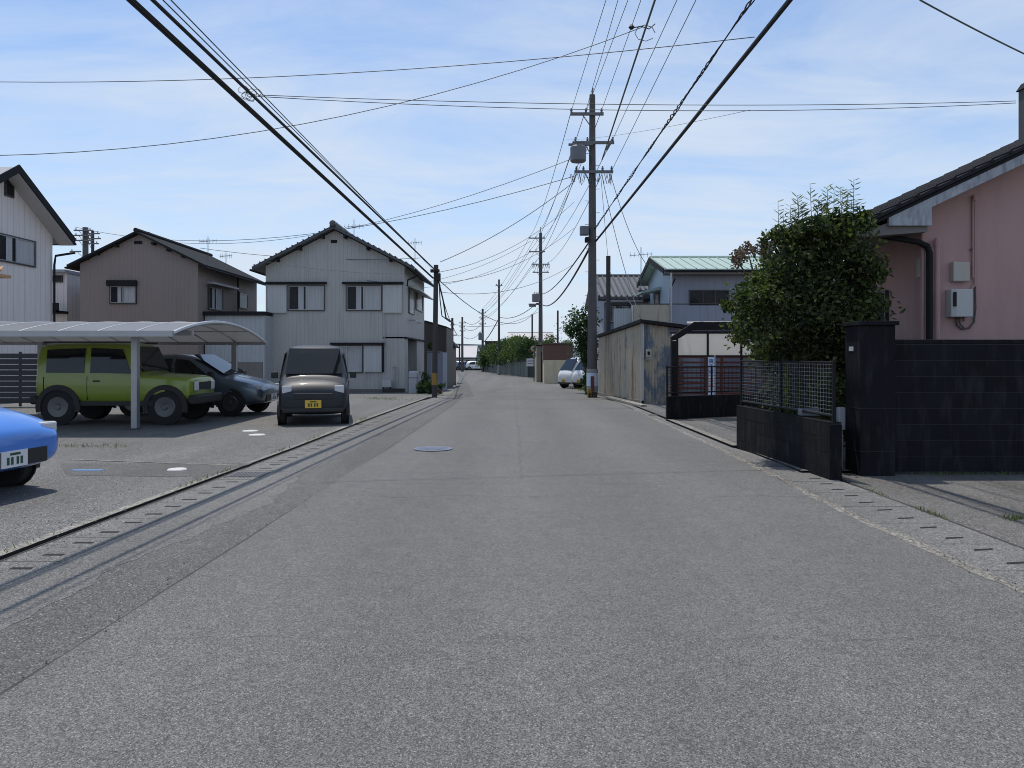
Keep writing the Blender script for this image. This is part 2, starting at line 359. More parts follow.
# ------------------------------------------------------------------ ground
curb = [(-8, -3.84), (5.4, -3.7), (12.25, -3.46), (16.2, -3.39), (28, -2.95)]+px((446, 391), (453, 383), (455, 376), (452, 371.3))
seam = [(-8, -2.3), (3.3, -2.22), (12, -1.98), (22.5, -1.8)]+px((467, 396), (470, 385), (463, 376.5), (457, 371.3))
right = [(-8, 3.15), (4.65, 3.17), (7.7, 3.14), (9, 3.22), (13, 3.31), (20, 3.38), (28, 3.3)]+px((572, 390), (545, 383), (527, 377.5), (506, 374), (483, 371.3))
YE = YG(371.3)
ys = [-8, -4, 0, 2, 4, 6, 8, 10, 12, 14, 17, 20, 22.5, 25, 28, 31, 34, 38, 42, 46, 50, 55, 60, 66, 72, 80, 90, 100, YE]
def strip(name, fl, fr, z, m, y0=-8, y1=None, step=None):
    y1 = y1 or YE
    yy = [y0]+[y for y in ys if y0 < y < y1]+[y1]
    b = MB()
    for i, y in enumerate(yy):
        b.v += [(fl(y), y, gz(y)+z), (fr(y), y, gz(y)+z)]
        if i: k = 2*i; b.f.append((k-2, k-1, k+1, k))
    return b.build(name, m)
b = MB(); gy = [-200, -20, 0, 10, 20, 25, 30, 35, 40, 45, 50, 55, 60, 80, 120, 300, 4000]
for i, y in enumerate(gy):
    for x in (-3000, -60, -20, 20, 60, 3000): b.v.append((x, y, gz(y)-.02))
    if i:
        for k in range(5): q = i*6+k; b.f.append((q-6, q-5, q+1, q))
struct(b.build('ground', 'earth'))
struct(strip('road', lambda y: lerp(curb, y)-.03, lambda y: lerp(right, y)+.02, 0, 'oldroad'))
struct(strip('road_surface', lambda y: lerp(seam, y)+.015*math.sin(y*2.3), lambda y: lerp(right, y), .004, 'road'))
struct(strip('cross_street', lambda y: -60, lambda y: 60, .002, 'oldroad', YE-.5, YE+9))
def rag(y, k=1.0): return k*(.02*math.sin(y*1.7)+.02*math.sin(y*4.3+1)+.022*math.sin(y*9.1+2)+.015*math.sin(y*21))
ysf = [-8+.12*i for i in range(300)]
def fstrip(name, fl, fr, z, m, y1):
    b = MB()
    for i, y in enumerate([q for q in ysf if q <= y1]):
        b.v += [(fl(y), y, gz(y)+z), (fr(y), y, gz(y)+z)]
        if i: k = 2*i; b.f.append((k-2, k-1, k+1, k))
    return b.build(name, m)
struct(fstrip('gutter_strip', lambda y: lerp(curb, y)+.44, lambda y: lerp(curb, y)+.95+rag(y)+.22*max(0, math.sin((y-5.5)*.9)) *(1 if 5.5 < y < 9 else 0), .002, 'conc', 27))
struct(strip('gutter_cover', lambda y: lerp(curb, y)+.03, lambda y: lerp(curb, y)+.47, .004, 'slab'))
struct(strip('gutter_cover', lambda y: lerp(right, y)+.04, lambda y: lerp(right, y)+(.76 if y < 9 else max(.26, .76-.15*(y-9))), .003, 'slab', -8, 31))
struct(fstrip('gutter_edge', lambda y: lerp(right, y)-.03+rag(y, .5), lambda y: lerp(right, y)+.07+rag(y+3, .35), .0065, 'kerb', 21))
struct(strip('kerb', lambda y: lerp(curb, y)-.12+.03*math.sin(y*3.3), lambda y: lerp(curb, y)+.0, .034, 'kerb', -8, 27))
b = MB()     # kerb face, its shade put into a near-black colour
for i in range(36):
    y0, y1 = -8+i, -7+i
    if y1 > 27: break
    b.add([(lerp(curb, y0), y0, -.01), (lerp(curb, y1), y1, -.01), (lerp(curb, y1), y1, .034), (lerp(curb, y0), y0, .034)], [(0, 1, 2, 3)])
struct(b.build('shaded_kerb_face', 'slot'))
struct(strip('gutter_joint', lambda y: lerp(curb, y)+.0, lambda y: lerp(curb, y)+.035+.01*math.sin(y*5), .0065, 'grime', -8, 27))
struct(strip('gutter_joint', lambda y: lerp(right, y)+.745, lambda y: lerp(right, y)+.77, .006, 'grime', -8, 9.2))
struct(fstrip('road_joint', lambda y: lerp(seam, y)-.012+rag(y*2, .12), lambda y: lerp(seam, y)+.02, .002, 'grime', 27))
struct(strip('parking_lot', lambda y: -26, lambda y: lerp(curb, y)-.1, .032, 'lot', -8, 28))
struct(strip('yard', lambda y: -40, lambda y: lerp(curb, y)-.05, .03, 'conc', 28, 62))
struct(strip('apron', lambda y: lerp(right, y)+.74, lambda y: 14, .0, 'apron', -8, 9.5))
struct(strip('driveway', lambda y: 3.66, lambda y: 8.0, .03, 'apron', 9.5, 23))
struct(strip('driveway_kerb', lambda y: 3.55, lambda y: 3.70, .045, 'kerb', 12.1, 17.2))
struct(strip('shoulder', lambda y: lerp(right, y)+.0, lambda y: lerp(right, y)+5, -.004, 'conc', 23, 60))
struct(strip('side_street', lambda y: 1.2, lambda y: 20, .003, 'conc', YG(378.4), YG(376.3)))
# slots and joints in the gutter covers
b = MB(); j = MB()
y = 3.4
while y < 24:
    x = lerp(curb, y)+.30; b.box(x-.075, x+.075, y-.024, y+.024, .001, .0055)
    if int((y-3.4)/.36+.5) % 2: j.box(lerp(curb, y)+.05, lerp(curb, y)+.46, y+.175, y+.181, .001, .0052)
    y += .36
y = 3.86
while y < 9.2:
    x = lerp(right, y)+.43; b.add([(x-.09, y-.034, .0055), (x-.07, y+.008, .0055), (x+.09, y+.036, .0055), (x+.07, y-.006, .0055)], [(0, 3, 2, 1)])
    if int((y-3.86)/.37+.5) % 2: j.box(lerp(right, y)+.06, lerp(right, y)+.74, y+.17, y+.175, .001, .0045)
    y += .37
struct(b.build('gutter_slots', 'slot')); struct(j.build('gutter_joints', 'grime'))
for (y, sx) in ((9.35, -1), (10.2, 1), (19, 1)):
    b = MB(); x0 = lerp(curb, y)+.08 if sx < 0 else lerp(right, y)+.1
    for k in range(9): b.box(x0+.042*k, x0+.042*k+.02, y-.2, y+.2, .006, .012)
    b.box(x0-.02, x0, y-.21, y+.21, .006, .013); b.box(x0+.38, x0+.40, y-.21, y+.21, .006, .013)
    tag(centre(b.build('gutter_grate', 'steel')), {9.35: 'steel gutter grate beside the parking lot kerb', 10.2: 'steel gutter grate by the foot of the low black wall', 19: 'steel gutter grate before the rusty shed corner'}[y], 'grate')
# lot lines and discs
b = MB(); p0, p1 = G(72, 462), G(238, 468)
d = (p1-p0).normalized(); n = Vector((-d.y, d.x, 0))
b.add([p0+n*.03+Vector((0, 0, .038)), p0-n*.03+Vector((0, 0, .038)), p1-n*.03+Vector((0, 0, .038)), p1+n*.03+Vector((0, 0, .038))], [(0, 1, 2, 3)])
tag(centre(b.build('parking_line', 'kerb')), 'thin pale line across the gravelly parking lot', 'line')
b = MB(); b.add([G(60, 466)+Vector((0, 0, .035)), G(66, 478)+Vector((0, 0, .035)), G(206, 480)+Vector((0, 0, .035)), G(252, 466)+Vector((0, 0, .035))], [(0, 1, 2, 3)])
struct(b.build('lot_patch', 'oldroad'))
for (u, v, lab) in ((177, 472.5, 'white painted disc beside the blue mark on the lot'), (250, 433, 'further of two white discs on the lot'), (257, 437, 'nearer of two white discs beyond the lot line')):
    c = G(u, v); b = MB(); b.lathe((c.x, c.y, .036), (0, 0, 1), [(0, .12 if v > 460 else .15), (.012, .11 if v > 460 else .14)], 20)
    tag(centre(b.build('parking_disc', 'white_mark')), lab, 'marker', 'white markers in the parking lot')
b = MB(); c = G(88, 473); b.box(c.x-.2, c.x+.18, c.y-.06, c.y+.06, .036, .040); tag(centre(b.build('blue_marking', 'blue_mark')), 'short faded blue paint mark on the parking lot', 'marking')
c = G(433, 449.5)
mh = thing('manhole_cover', 'round manhole cover with blue rim in the road', 'manhole', (c.x, c.y, .008))
b = MB(); b.lathe((c.x, c.y, .008), (0, 0, 1), [(0, .24), (.006, .24)], 28); b.build('lid', 'manh', mh)
b = MB()
for k in range(28):
    a0, a1 = 2*math.pi*k/28, 2*math.pi*(k+1)/28
    b.add([(c.x+r*math.cos(a), c.y+r*math.sin(a), .0165) for (r, a) in ((.24, a0), (.31, a0), (.31, a1), (.24, a1))], [(0, 1, 2, 3)])
for k in range(8):
    a = k*math.pi/4; b.box(c.x+.12*math.cos(a)-.03, c.x+.12*math.cos(a)+.03, c.y+.12*math.sin(a)-.03, c.y+.12*math.sin(a)+.03, .0145, .0175)
b.build('rim', 'manb', mh)
# patches of repaired asphalt
b = MB(); b.add([G(456, 403)+Vector((0, 0, .010)), G(474, 397)+Vector((0, 0, .010)), G(468, 384)+Vector((0, 0, .010)), G(458, 381)+Vector((0, 0, .010)), G(453, 392)+Vector((0, 0, .010))], [(0, 1, 2, 3, 4)])
struct(b.build('road_patch', 'oldroad'))

# ------------------------------------------------------------------ windows, houses
X_, Y_, Z_ = Vector((1, 0, 0)), Vector((0, 1, 0)), Vector((0, 0, 1))
def window(root, o, a, n, s0, s1, z0, z1, frame='alu_dark', curt=.8, fw=.045, mull=1, name='window', panm='glass'):
    f = MB(); 
    f.obox(o, a, n, s0-fw, s1+fw, 0, .06, z0-fw, z0); f.obox(o, a, n, s0-fw, s1+fw, 0, .06, z1, z1+fw)
    f.obox(o, a, n, s0-fw, s0, 0, .058, z0, z1); f.obox(o, a, n, s1, s1+fw, 0, .058, z0, z1)
    for k in range(mull):
        x = s0+(s1-s0)*(k+1)/(mull+1); f.obox(o, a, n, x-fw*.45, x+fw*.45, .004, .05, z0, z1)
    fo = f.build(name, frame, root)
    if panm == 'glass' and curt:
        g = MB(); q = fw*.6
        for k in range(mull+1):
            xa_, xb_ = s0+(s1-s0)*k/(mull+1), s0+(s1-s0)*(k+1)/(mull+1)
            g.obox(o, a, n, xa_, xb_, .037, .052, z0, z0+q); g.obox(o, a, n, xa_, xb_, .037, .052, z1-q, z1); g.obox(o, a, n, xa_, xa_+q, .038, .051, z0+q, z1-q); g.obox(o, a, n, xb_-q, xb_, .038, .051, z0+q, z1-q)
        g.build('sash', 'alu', fo)
    g = MB(); g.obox(o, a, n, s0, s1, .03, .036, z0, z1); g.build('pane', panm, fo)
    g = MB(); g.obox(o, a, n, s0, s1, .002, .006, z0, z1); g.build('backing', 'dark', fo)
    if curt:
        g = MB(); k = 26; vs = []; W_ = (s1-s0)
        for i in range(k+1):
            x = s0+W_*(i/k); 
            d = .016+.006*math.sin(i*1.9)
            vs.append(Vector(o)+Vector(a)*x+Vector(n)*d)
        vv = []
        for p in vs: vv += [p+Z_*(z0+.01), p+Z_*(z1-.01)]
        g.add(vv, [(2*i, 2*i+2, 2*i+3, 2*i+1) for i in range(len(vs)-1) if curt == 1 or not (i < 7 or 10 < i < 13)]); g.build('curtain', 'curtain', fo)
    return fo
def gable(root, x0, x1, y0, y1, zb, ze, zr, ridge, ov, wallm, roofm, th=.13, ovg=.35, gut=True):
    m = MB()
    if ridge == 'Y':
        xm = (x0+x1)/2; prof = [(x0, zb), (x1, zb), (x1, ze), (xm, zr), (x0, ze)]
        m.prism([Vector((x, 0, z)) for x, z in prof], (0, y0, 0), (0, y1, 0))
        s = (zr-ze)/((x1-x0)/2)
        rp = [(x0-ov, ze-ov*s+.02), (xm, zr+.02), (x1+ov, ze-ov*s+.02), (x1+ov, ze-ov*s+.02+th), (xm, zr+.02+th), (x0-ov, ze-ov*s+.02+th)]
        r = MB()
        for side in (0, 1):
            q = [rp[0], rp[1], rp[4], rp[5]] if side == 0 else [rp[1], rp[2], rp[3], rp[4]]
            r.prism([Vector((x, 0, z)) for x, z in q], (0, y0-ovg, 0), (0, y1+ovg, 0))
        e = [((x0-ov-.05, ze-ov*s-.01), y0-ovg, y1+ovg), ((x1+ov+.05, ze-ov*s-.01), y0-ovg, y1+ovg)]
        g = MB()
        for (x, z), a, bb in e: g.tube([(x, a, z), (x, bb, z)], .05, 6)
        rg = MB().tube([(xm, y0-ovg-.02, zr+th+.05), (xm, y1+ovg, zr+th+.05)], .1, 8)
    else:
        ym = (y0+y1)/2; prof = [(y0, zb), (y1, zb), (y1, ze), (ym, zr), (y0, ze)]
        m.prism([Vector((0, y, z)) for y, z in prof], (x0, 0, 0), (x1, 0, 0))
        s = (zr-ze)/((y1-y0)/2)
        rp = [(y0-ov, ze-ov*s+.02), (ym, zr+.02), (y1+ov, ze-ov*s+.02), (y1+ov, ze-ov*s+.02+th), (ym, zr+.02+th), (y0-ov, ze-ov*s+.02+th)]
        r = MB()
        for side in (0, 1):
            q = [rp[0], rp[1], rp[4], rp[5]] if side == 0 else [rp[1], rp[2], rp[3], rp[4]]
            r.prism([Vector((0, y, z)) for y, z in q], (x0-ovg, 0, 0), (x1+ovg, 0, 0))
        g = MB()
        for y, z in ((y0-ov-.05, ze-ov*s-.01), (y1+ov+.05, ze-ov*s-.01)): g.tube([(x0-ovg, y, z), (x1+ovg, y, z)], .05, 6)
        rg = MB().tube([(x0-ovg-.02, ym, zr+th+.05), (x1+ovg+.02, ym, zr+th+.05)], .08, 8)
    m.build('wall', wallm, root); ro = r.build('roof', roofm, root); rg.build('ridge_cap', roofm, ro)
    if gut:
        k = len(g.v)//2; nf = len(g.f)//2
        for h in (0, 1):
            g2 = MB(); g2.v = g.v[h*k:(h+1)*k]; g2.f = [tuple(i-h*k for i in f) for f in g.f[h*nf:(h+1)*nf]]; g2.build('gutter', 'trim', root)
    return ro
def antenna(x, y, z, h, label, size=.5):
    t = thing('roof_antenna', label, 'antenna', (x, y, z))
    MB().tube([(x, y, z), (x, y, z+h)], .018, 6).build('mast', 'steel', t)
    b = MB(); b.tube([(x-size, y, z+h*.8), (x+size, y-.1, z+h*.84)], .012, 5)
    for k in range(6):
        q = -1+2*k/5; l = .22*(1-.08*k)
        b.tube([(x+q*size, y-l, z+h*.82+q*.02), (x+q*size, y+l, z+h*.82+q*.02)], .008, 4)
        b.tube([(x+q*size, y, z+h*.82-.12), (x+q*size, y, z+h*.82+.12)], .008, 4)
    b.build('aerial', 'steel', t)

# house A: pale two-storey, gable to the street
XA = -17.4
hA = thing('house', 'pale lavender two storey house with steep dark eaves at left edge', 'house', (XA-3, 25.3, 0), 0, 'houses along the street')
yr = 25.6; yf = 28.4; yn = 2*yr-yf
ZE, ZR = 6.05, 7.76
m = MB(); m.prism([Vector((0, y, z)) for y, z in ((yn, 0), (yf, 0), (yf, ZE), (yr, ZR), (yn, ZE))], (XA, 0, 0), (XA-7, 0, 0)); m.build('wall', 'white_siding', hA)
s = (ZR-ZE)/(yf-yr); ro = .45
r = MB()
for sg in (1, -1):
    q = [(yr, ZR+.03), (yr+sg*(yf-yr+ro), ZE-ro*s+.03), (yr+sg*(yf-yr+ro), ZE-ro*s+.2), (yr, ZR+.2)]
    r.prism([Vector((0, y, z)) for y, z in q], (XA-7.4, 0, 0), (XA+.55, 0, 0))
r.build('roof', 'greyroof', hA)
r = MB()
for sg in (1, -1):
    q = [(yr, ZR+.0), (yr+sg*(yf-yr+ro+.02), ZE-ro*s+.0), (yr+sg*(yf-yr+ro+.02), ZE-ro*s+.27), (yr, ZR+.28)]
    r.prism([Vector((0, y, z)) for y, z in q], (XA+.55, 0, 0), (XA+.60, 0, 0))
r.tube([(XA-7.4, yf+ro+.05, ZE-ro*s+.04), (XA+.6, yf+ro+.05, ZE-ro*s+.04)], .045, 6)
r.build('fascia', 'trim2', hA)
r = MB()
for sg in (1, -1):
    q = [(yr, ZR-.02), (yr+sg*(yf-yr+ro), ZE-ro*s-.02), (yr+sg*(yf-yr+ro), ZE-ro*s+.025), (yr, ZR+.025)]
    r.prism([Vector((0, y, z)) for y, z in q], (XA-.0, 0, 0), (XA+.55, 0, 0))
r.build('soffit', 'paleroof', hA)  # pale colour paints in the sunlight bounced up under the eaves
def yA(u): return -XA*F/(CU-u)
window(hA, (XA, 0, 0), (0, 1, 0), (1, 0, 0), yA(-6), yA(34), ZV(266, 27.2), ZV(242, 27.2))
window(hA, (XA, 0, 0), (0, 1, 0), (1, 0, 0), yA(5), yA(12), ZV(196, 26), ZV(181, 26), mull=0, curt=0, name='attic_vent', panm='trim')
r = MB(); r.tube([(XA+.5, yf+.6, ZE-.55), (XA+.12, yf+.0, ZE-.75), (XA+.1, yf-.05, ZE-1.1), (XA+.1, yf-.05, 0)], .045, 6); r.build('downpipe', 'trim', hA)
r = MB(); q = W(0, 272, 20)
for k in range(8):
    r.tube([(q.x-.15-k*.16, 20.3, q.z+.16), (q.x+.12-k*.16, 19.8, q.z+.02)], .04, 8)
r.box(q.x-1.6, q.x+.1, 19.8, 20.3, q.z-.14, q.z-.06)
r.build('porch_roof', 'orange_tile', hA)
r = MB(); r.box(q.x-1.6, q.x-1.45, 19.9, 20.05, .05, q.z-.141); r.build('porch_post', 'white_siding', hA)

# small pale annex + beige house between A and B
hP = thing('house', 'narrow pale house with small balcony behind the lavender house', 'house', (-20, 36, -.2), 0, 'houses along the street')
y = 34.5
m = MB(); m.box(XU(28, y), XU(67, y), y, y+5, -.3, ZV(273, y)); m.build('wall', 'white_siding', hP)
m = MB(); m.box(XU(26, y), XU(68, y), y-.25, y+5.2, ZV(273, y), ZV(270, y)); m.build('roof', 'greyroof', hP)
m = MB(); m.box(XU(52, y), XU(68.5, y), y-.8, y-.72, ZV(313, y), ZV(304, y)); m.box(XU(52, y), XU(68.5, y), y-.8, y, ZV(314, y), ZV(311.5, y)); m.build('balcony', 'trim', hP)
window(hP, (0, y, 0), (1, 0, 0), (0, -1, 0), XU(54, y), XU(62, y), ZV(276, y)-.25, ZV(272, y)-.2, mull=0, curt=0)
hQ = thing('house', 'beige walled house with light grey roof left of the brown house', 'house', (-24, 40, -.3), 0, 'houses along the street')
y = 38
m = MB(); m.box(XU(50, y), XU(84, y), y, y+5, -.4, ZV(283, y)); m.build('wall', 'beige_dull', hQ)
m = MB(); m.prism([Vector((0, yy, z)) for yy, z in ((y-.4, ZV(283, y)), (y+5.4, ZV(283, y)), (y+2.5, ZV(263, y+2.5)))], (XU(48, y), 0, 0), (XU(86, y), 0, 0)); m.build('roof', 'greyroof', hQ)
m = MB(); m.box(XU(67, y), XU(81, y), y-.45, y-.38, ZV(285.5, y), ZV(282, y)); m.build('gutter', 'trim', hQ)
window(hQ, (0, y, 0), (1, 0, 0), (0, -1, 0), XU(77, y), XU(79.5, y), ZV(320, y), ZV(287, y), mull=0, curt=0)

# house B: brown
YB = 33.0
hB = thing('house', 'mauve brown two storey house with low gable and shuttered window', 'house', (XU(139, YB), YB+4, gz(YB)), 0, 'houses along the street')
xb0, xb1 = XU(80, YB), XU(198, YB)
gable(hB, xb0, xb1, YB, 40.6, gz(40)-.1, ZV(263.5, YB), ZV(234.5, YB), 'Y', .42, 'brown_siding', 'trim2', .10, .3)
window(hB, (0, YB, 0), (1, 0, 0), (0, -1, 0), XU(111, YB), XU(136, YB), ZV(303, YB), ZV(286.5, YB), curt=.8)
m = MB(); m.box(XU(108, YB), XU(137.5, YB), YB-.16, YB, ZV(286, YB), ZV(280.5, YB)); m.build('shutter_box', 'trim', hB)
m = MB(); m.box(XU(134.5, YB), XU(142, YB), YB-.04, YB, ZV(244, YB), ZV(241, YB)); m.build('gable_vent', 'trim', hB)
def side(x, u): return x*F/(u-CU)
window(hB, (xb1, 0, 0), (0, 1, 0), (1, 0, 0), side(xb1, 208), side(xb1, 222), ZV(310, 35.3), ZV(289, 35.3), curt=.8)
m = MB(); m.box(xb1, xb1+.35, side(xb1, 206), side(xb1, 232), ZV(287, 35.3)+.02, ZV(286, 35.3)+.06); m.build('awning', 'alu', hB)
window(hB, (xb1, 0, 0), (0, 1, 0), (1, 0, 0), side(xb1, 239), side(xb1, 247), ZV(309, 38)+.1, ZV(293, 38), curt=1, mull=0)
m = MB(); m.tube([(xb1+.1, side(xb1, 236), ZV(277, 37)), (xb1+.1, side(xb1, 236), 0)], .04, 6); m.build('downpipe', 'trim', hB)
m = MB(); 
for q in (88, 99, 118, 155, 170, 185): 
    x = XU(q, YB); z = ZV(234.5, YB)-abs(x-(xb0+xb1)/2)*.42-.12; m = MB(); m.box(x-.06, x+.06, YB-.26, YB, z-.06, z+.04); m.build('rafter_end', 'trim', hB)
m = MB(); x = XU(147, YB+1); m.box(x-.07, x+.07, YB+1, YB+1.14, ZV(245, YB), ZV(228, YB)); m.build('chimney_pipe', 'trim2', hB)
antenna(XU(208, 37), 37, ZV(262, 37), 1.25, 'thin television antenna on the brown house roof', .4)
antenna(XU(226, 40), 40, ZV(268, 40)-.1, .9, 'small antenna behind the right end of the brown roof', .3)

# house C: grey
YC = YG(393)
hC = thing('house', 'light grey two storey house with dark tiled gable roof by left road edge', 'house', (XU(335, YC), YC+4, gz(YC)), 0, 'houses along the street')
xc0, xc1 = XU(265.7, YC), XU(404.5, YC)
zg = gz(YC)
zeC, zrC = ZV(266, YC), ZV(230.5, YC)
# street side bay recessed on the ground floor (porch)
m = MB(); xm = (xc0+xc1)/2
m.prism([Vector((x, 0, z)) for x, z in ((xc0, 2.35), (xc1, 2.35), (xc1, zeC), (xm, zrC), (xc0, zeC))], (0, YC, 0), (0, YC+7.8, 0))
m.box(xc0, xc1-.003, YC+.002, YC+1.2, zg-.05, 2.352); m.box(xc0+.003, xc1-1.0, YC+1.2, YC+7.6, zg-.3, 2.353); m.box(xc1-1.0, xc1-.003, YC+4.5, YC+7.79, zg-.3, 2.354)
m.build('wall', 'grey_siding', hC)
s = (zrC-zeC)/((xc1-xc0)/2); r = MB(); ov = .5
for sg in (1, -1):
    q = [(xm, zrC+.04), (xm+sg*((xc1-xc0)/2+ov), zeC-ov*s+.04), (xm+sg*((xc1-xc0)/2+ov), zeC-ov*s+.18), (xm, zrC+.18)]
    r.prism([Vector((x, 0, z)) for x, z in q], (0, YC-.42, 0), (0, YC+8.2, 0))
rf = r.build('roof', 'tile', hC)
r = MB()
for sg in (1, -1):
    for k in range(15):
        x = xm+sg*(k+.5)/15*((xc1-xc0)/2+ov); z = zrC+.19-abs(x-xm)*s
        r.tube([(x, YC-.47, z), (x, YC+8.2, z)], .035, 6)
r.build('tile_rows', 'tile', rf)
r = MB(); r.tube([(xm, YC-.48, zrC+.27), (xm, YC+8.2, zrC+.27)], .13, 8); r.lathe((xm, YC-.56, zrC+.24), (0, 1, 0), [(0, .08), (.03, .14), (.1, .14), (.12, .08)], 12); r.build('ridge_cap', 'tile', rf)
r = MB()
for sg in (1, -1):
    e = xm+sg*((xc1-xc0)/2+ov+.06); z = zeC-ov*s+.02
    r = MB(); r.tube([(e, YC-.42, z), (e, YC+8.2, z)], .055, 6); r.build('gutter', 'trim', hC)
r = MB(); r.tube([(xc1+.5, YC+1.0, zeC-.35), (xc1+.1, YC+.4, zeC-.6), (xc1+.08, YC+.3, zeC-.9)], .035, 6)
r.build('downpipe', 'trim', hC)
r = MB()
for k in range(-5, 6):
    x = xm+k*.52; z = zrC-abs(x-xm)*s
    if k % 2: r = MB(); r.box(x-.05, x+.05, YC-.4, YC, z-.13, z-.0); r.build('rafter_end', 'trim', hC)
O = (0, YC, 0); A_ = (1, 0, 0); N_ = (0, -1, 0); zc = lambda v: ZV(v, YC); xc = lambda u: XU(u, YC)
window(hC, O, A_, N_, xc(289), xc(324), zc(310), zc(286), curt=.8)
window(hC, O, A_, N_, xc(347), xc(381), zc(310), zc(286), curt=.8)
for (a, b_) in ((268, 287), (383.5, 402)):
    m = MB(); m.box(xc(a), xc(b_), YC-.11, YC, zc(313), zc(285)); m.build('shutter_box', 'shutter', hC, bevel=.01)
for (a, b_, v) in ((266.5, 327, 283), (343, 403.5, 283), (331, 384.5, 343.5)):
    m = MB(); m.box(xc(a), xc(b_), YC-.24, YC, zc(v+1.2), zc(v-.8)); m.build('window_hood', 'trim', hC)
window(hC, O, A_, N_, xc(332), xc(362), zc(372), zc(346), curt=1)
m = MB(); m.box(xc(364.5), xc(382), YC-.11, YC, zc(372), zc(346)); m.build('shutter_box', 'shutter', hC, bevel=.01)
m = MB(); m.box(xc(382.3), xc(384), YC-.13, YC, zc(372), zc(344)); m.build('window_post', 'trim', hC)
m = MB(); m.box(xc(331), xc(337), YC-.03, YC, zc(243), zc(240)); m.build('gable_vent', 'trim', hC)
m = MB(); m.box(xc0+.003, xc1+.01, YC-.012, YC, zg-.2, zg+.18); m.build('foundation', 'concwall', hC)
m = MB(); m.tube([(xc(383), YC-.05, zc(282)), (xc(384), YC-.05, zc(300)), (xc(385), YC-.05, zc(343))], .02, 6); m.tube([(xc(367), YC-.05, zc(280)), (xc(383), YC-.05, zc(282))], .02, 6)
m.tube([(xc(269), YC-.05, zc(313)), (xc(269), YC-.05, zg)], .03, 6); m.tube([(xc(392), YC-.04, zc(367)), (xc(398), YC-.04, zc(367)), (xc(398), YC-.04, zc(385))], .016, 6); m.tube([(xc(395), YC-.04, zc(364)), (xc(395), YC-.04, zc(389))], .016, 6)
m.build('wall_pipe', 'greypl', hC)
# street side
sy = lambda u: xc1*F/(u-CU)
window(hC, (xc1, 0, 0), (0, 1, 0), (1, 0, 0), sy(408.5), sy(413.5), ZV(312, 36), ZV(288, 36), curt=.8, mull=0)
window(hC, (xc1, 0, 0), (0, 1, 0), (1, 0, 0), sy(415.5), sy(422), ZV(313, 39)+.2, ZV(292, 39), curt=.8, mull=0)
m = MB(); m.prism([Vector((x, 0, z)) for x, z in ((xc1, ZV(285, 36)), (xc1+.6, ZV(290, 36)), (xc1+.6, ZV(291, 36)), (xc1, ZV(287, 36)))], (0, sy(408), 0), (0, sy(424), 0)); m.build('side_awning', 'alu', hC)
m = MB(); m.tube([(xc1+.3, YC+1.5, ZV(320, 36)), (xc1+.3, YC+4.5, ZV(320, 36))], .02, 6); m.tube([(xc1, YC+1.5, ZV(320, 36)), (xc1+.3, YC+1.5, ZV(320, 36))], .02, 6); m.tube([(xc1, YC+4.5, ZV(320, 36)), (xc1+.3, YC+4.5, ZV(320, 36))], .02, 6); m.build('laundry_bar', 'alu', hC)
m = MB(); m.box(xc1-.996, xc1-.96, YC+2.2, YC+3.1, zg, 1.9); m.build('door', 'alu_dark', hC)
m = MB(); m.box(xc1-.99, xc1+.1, YC+.0, YC+7.7, 2.33, 2.4); m.build('porch_soffit', 'trim', hC)
antenna(XU(354, 37), 37, ZV(256, 37)-.1, 1.9, 'television antenna behind the grey house ridge', .45)
antenna(XU(415, 41), 41, ZV(262, 41)-.1, 1.4, 'small television antenna near the grey house right eave', .35)
# annex between B and C
hX = thing('annex', 'single storey pale corrugated annex with dark cap left of grey house', 'annex', (XU(236, 33.9), 35, gz(34)))
y = 33.6
m = MB(); m.box(XU(205, y), XU(265.2, y), y, y+4, gz(y)-.1, ZV(315.5, y)); m.build('wall', 'panel_pale', hX)
m = MB(); m.box(XU(204, y), XU(265.3, y), y-.12, y+4, ZV(315.5, y), ZV(311.5, y)); m.build('parapet_cap', 'trim', hX)
# things at house C's corner
c = G(413, 393.5)
t = thing('water_heater', 'grey rounded heater tank standing at the grey house corner', 'heater', (c.x, c.y-.5, c.z))
y = c.y-.5; m = MB(); m.box(XU(409, y), XU(418, y), y-.2, y+.2, c.z, ZV(371, y)); m.build('tank', 'greypl', t, bevel=.06)
m = MB(); m.box(XU(409, y)-.01, XU(418, y)+.01, y-.21, y+.21, ZV(378, y), ZV(377.3, y)); m.build('band', 'steel', t)
y = YC-.3
t = thing('outdoor_unit', 'small white outdoor unit low on the grey house front', 'unit', (xc(387), y, zg))
m = MB(); m.box(XU(382.7, y), XU(391.5, y), y-.14, y+.14, ZV(387, y), ZV(380, y)); m.build('casing', 'whitepl', t, bevel=.01)
m = MB(); m.box(XU(383, y), XU(384, y), y-.12, y+.12, zg, ZV(387, y)); m.box(XU(390, y), XU(391, y), y-.12, y+.12, zg, ZV(387, y)); m.build('bracket', 'trim', t)
m = MB(); y = YC-.2; m.box(XU(384, y), XU(405, y), y-.25, y+.1, zg, ZV(388.5, y)); tag(centre(m.build('planter_trough', 'grime')), 'dark low planter along the grey house base', 'planter')
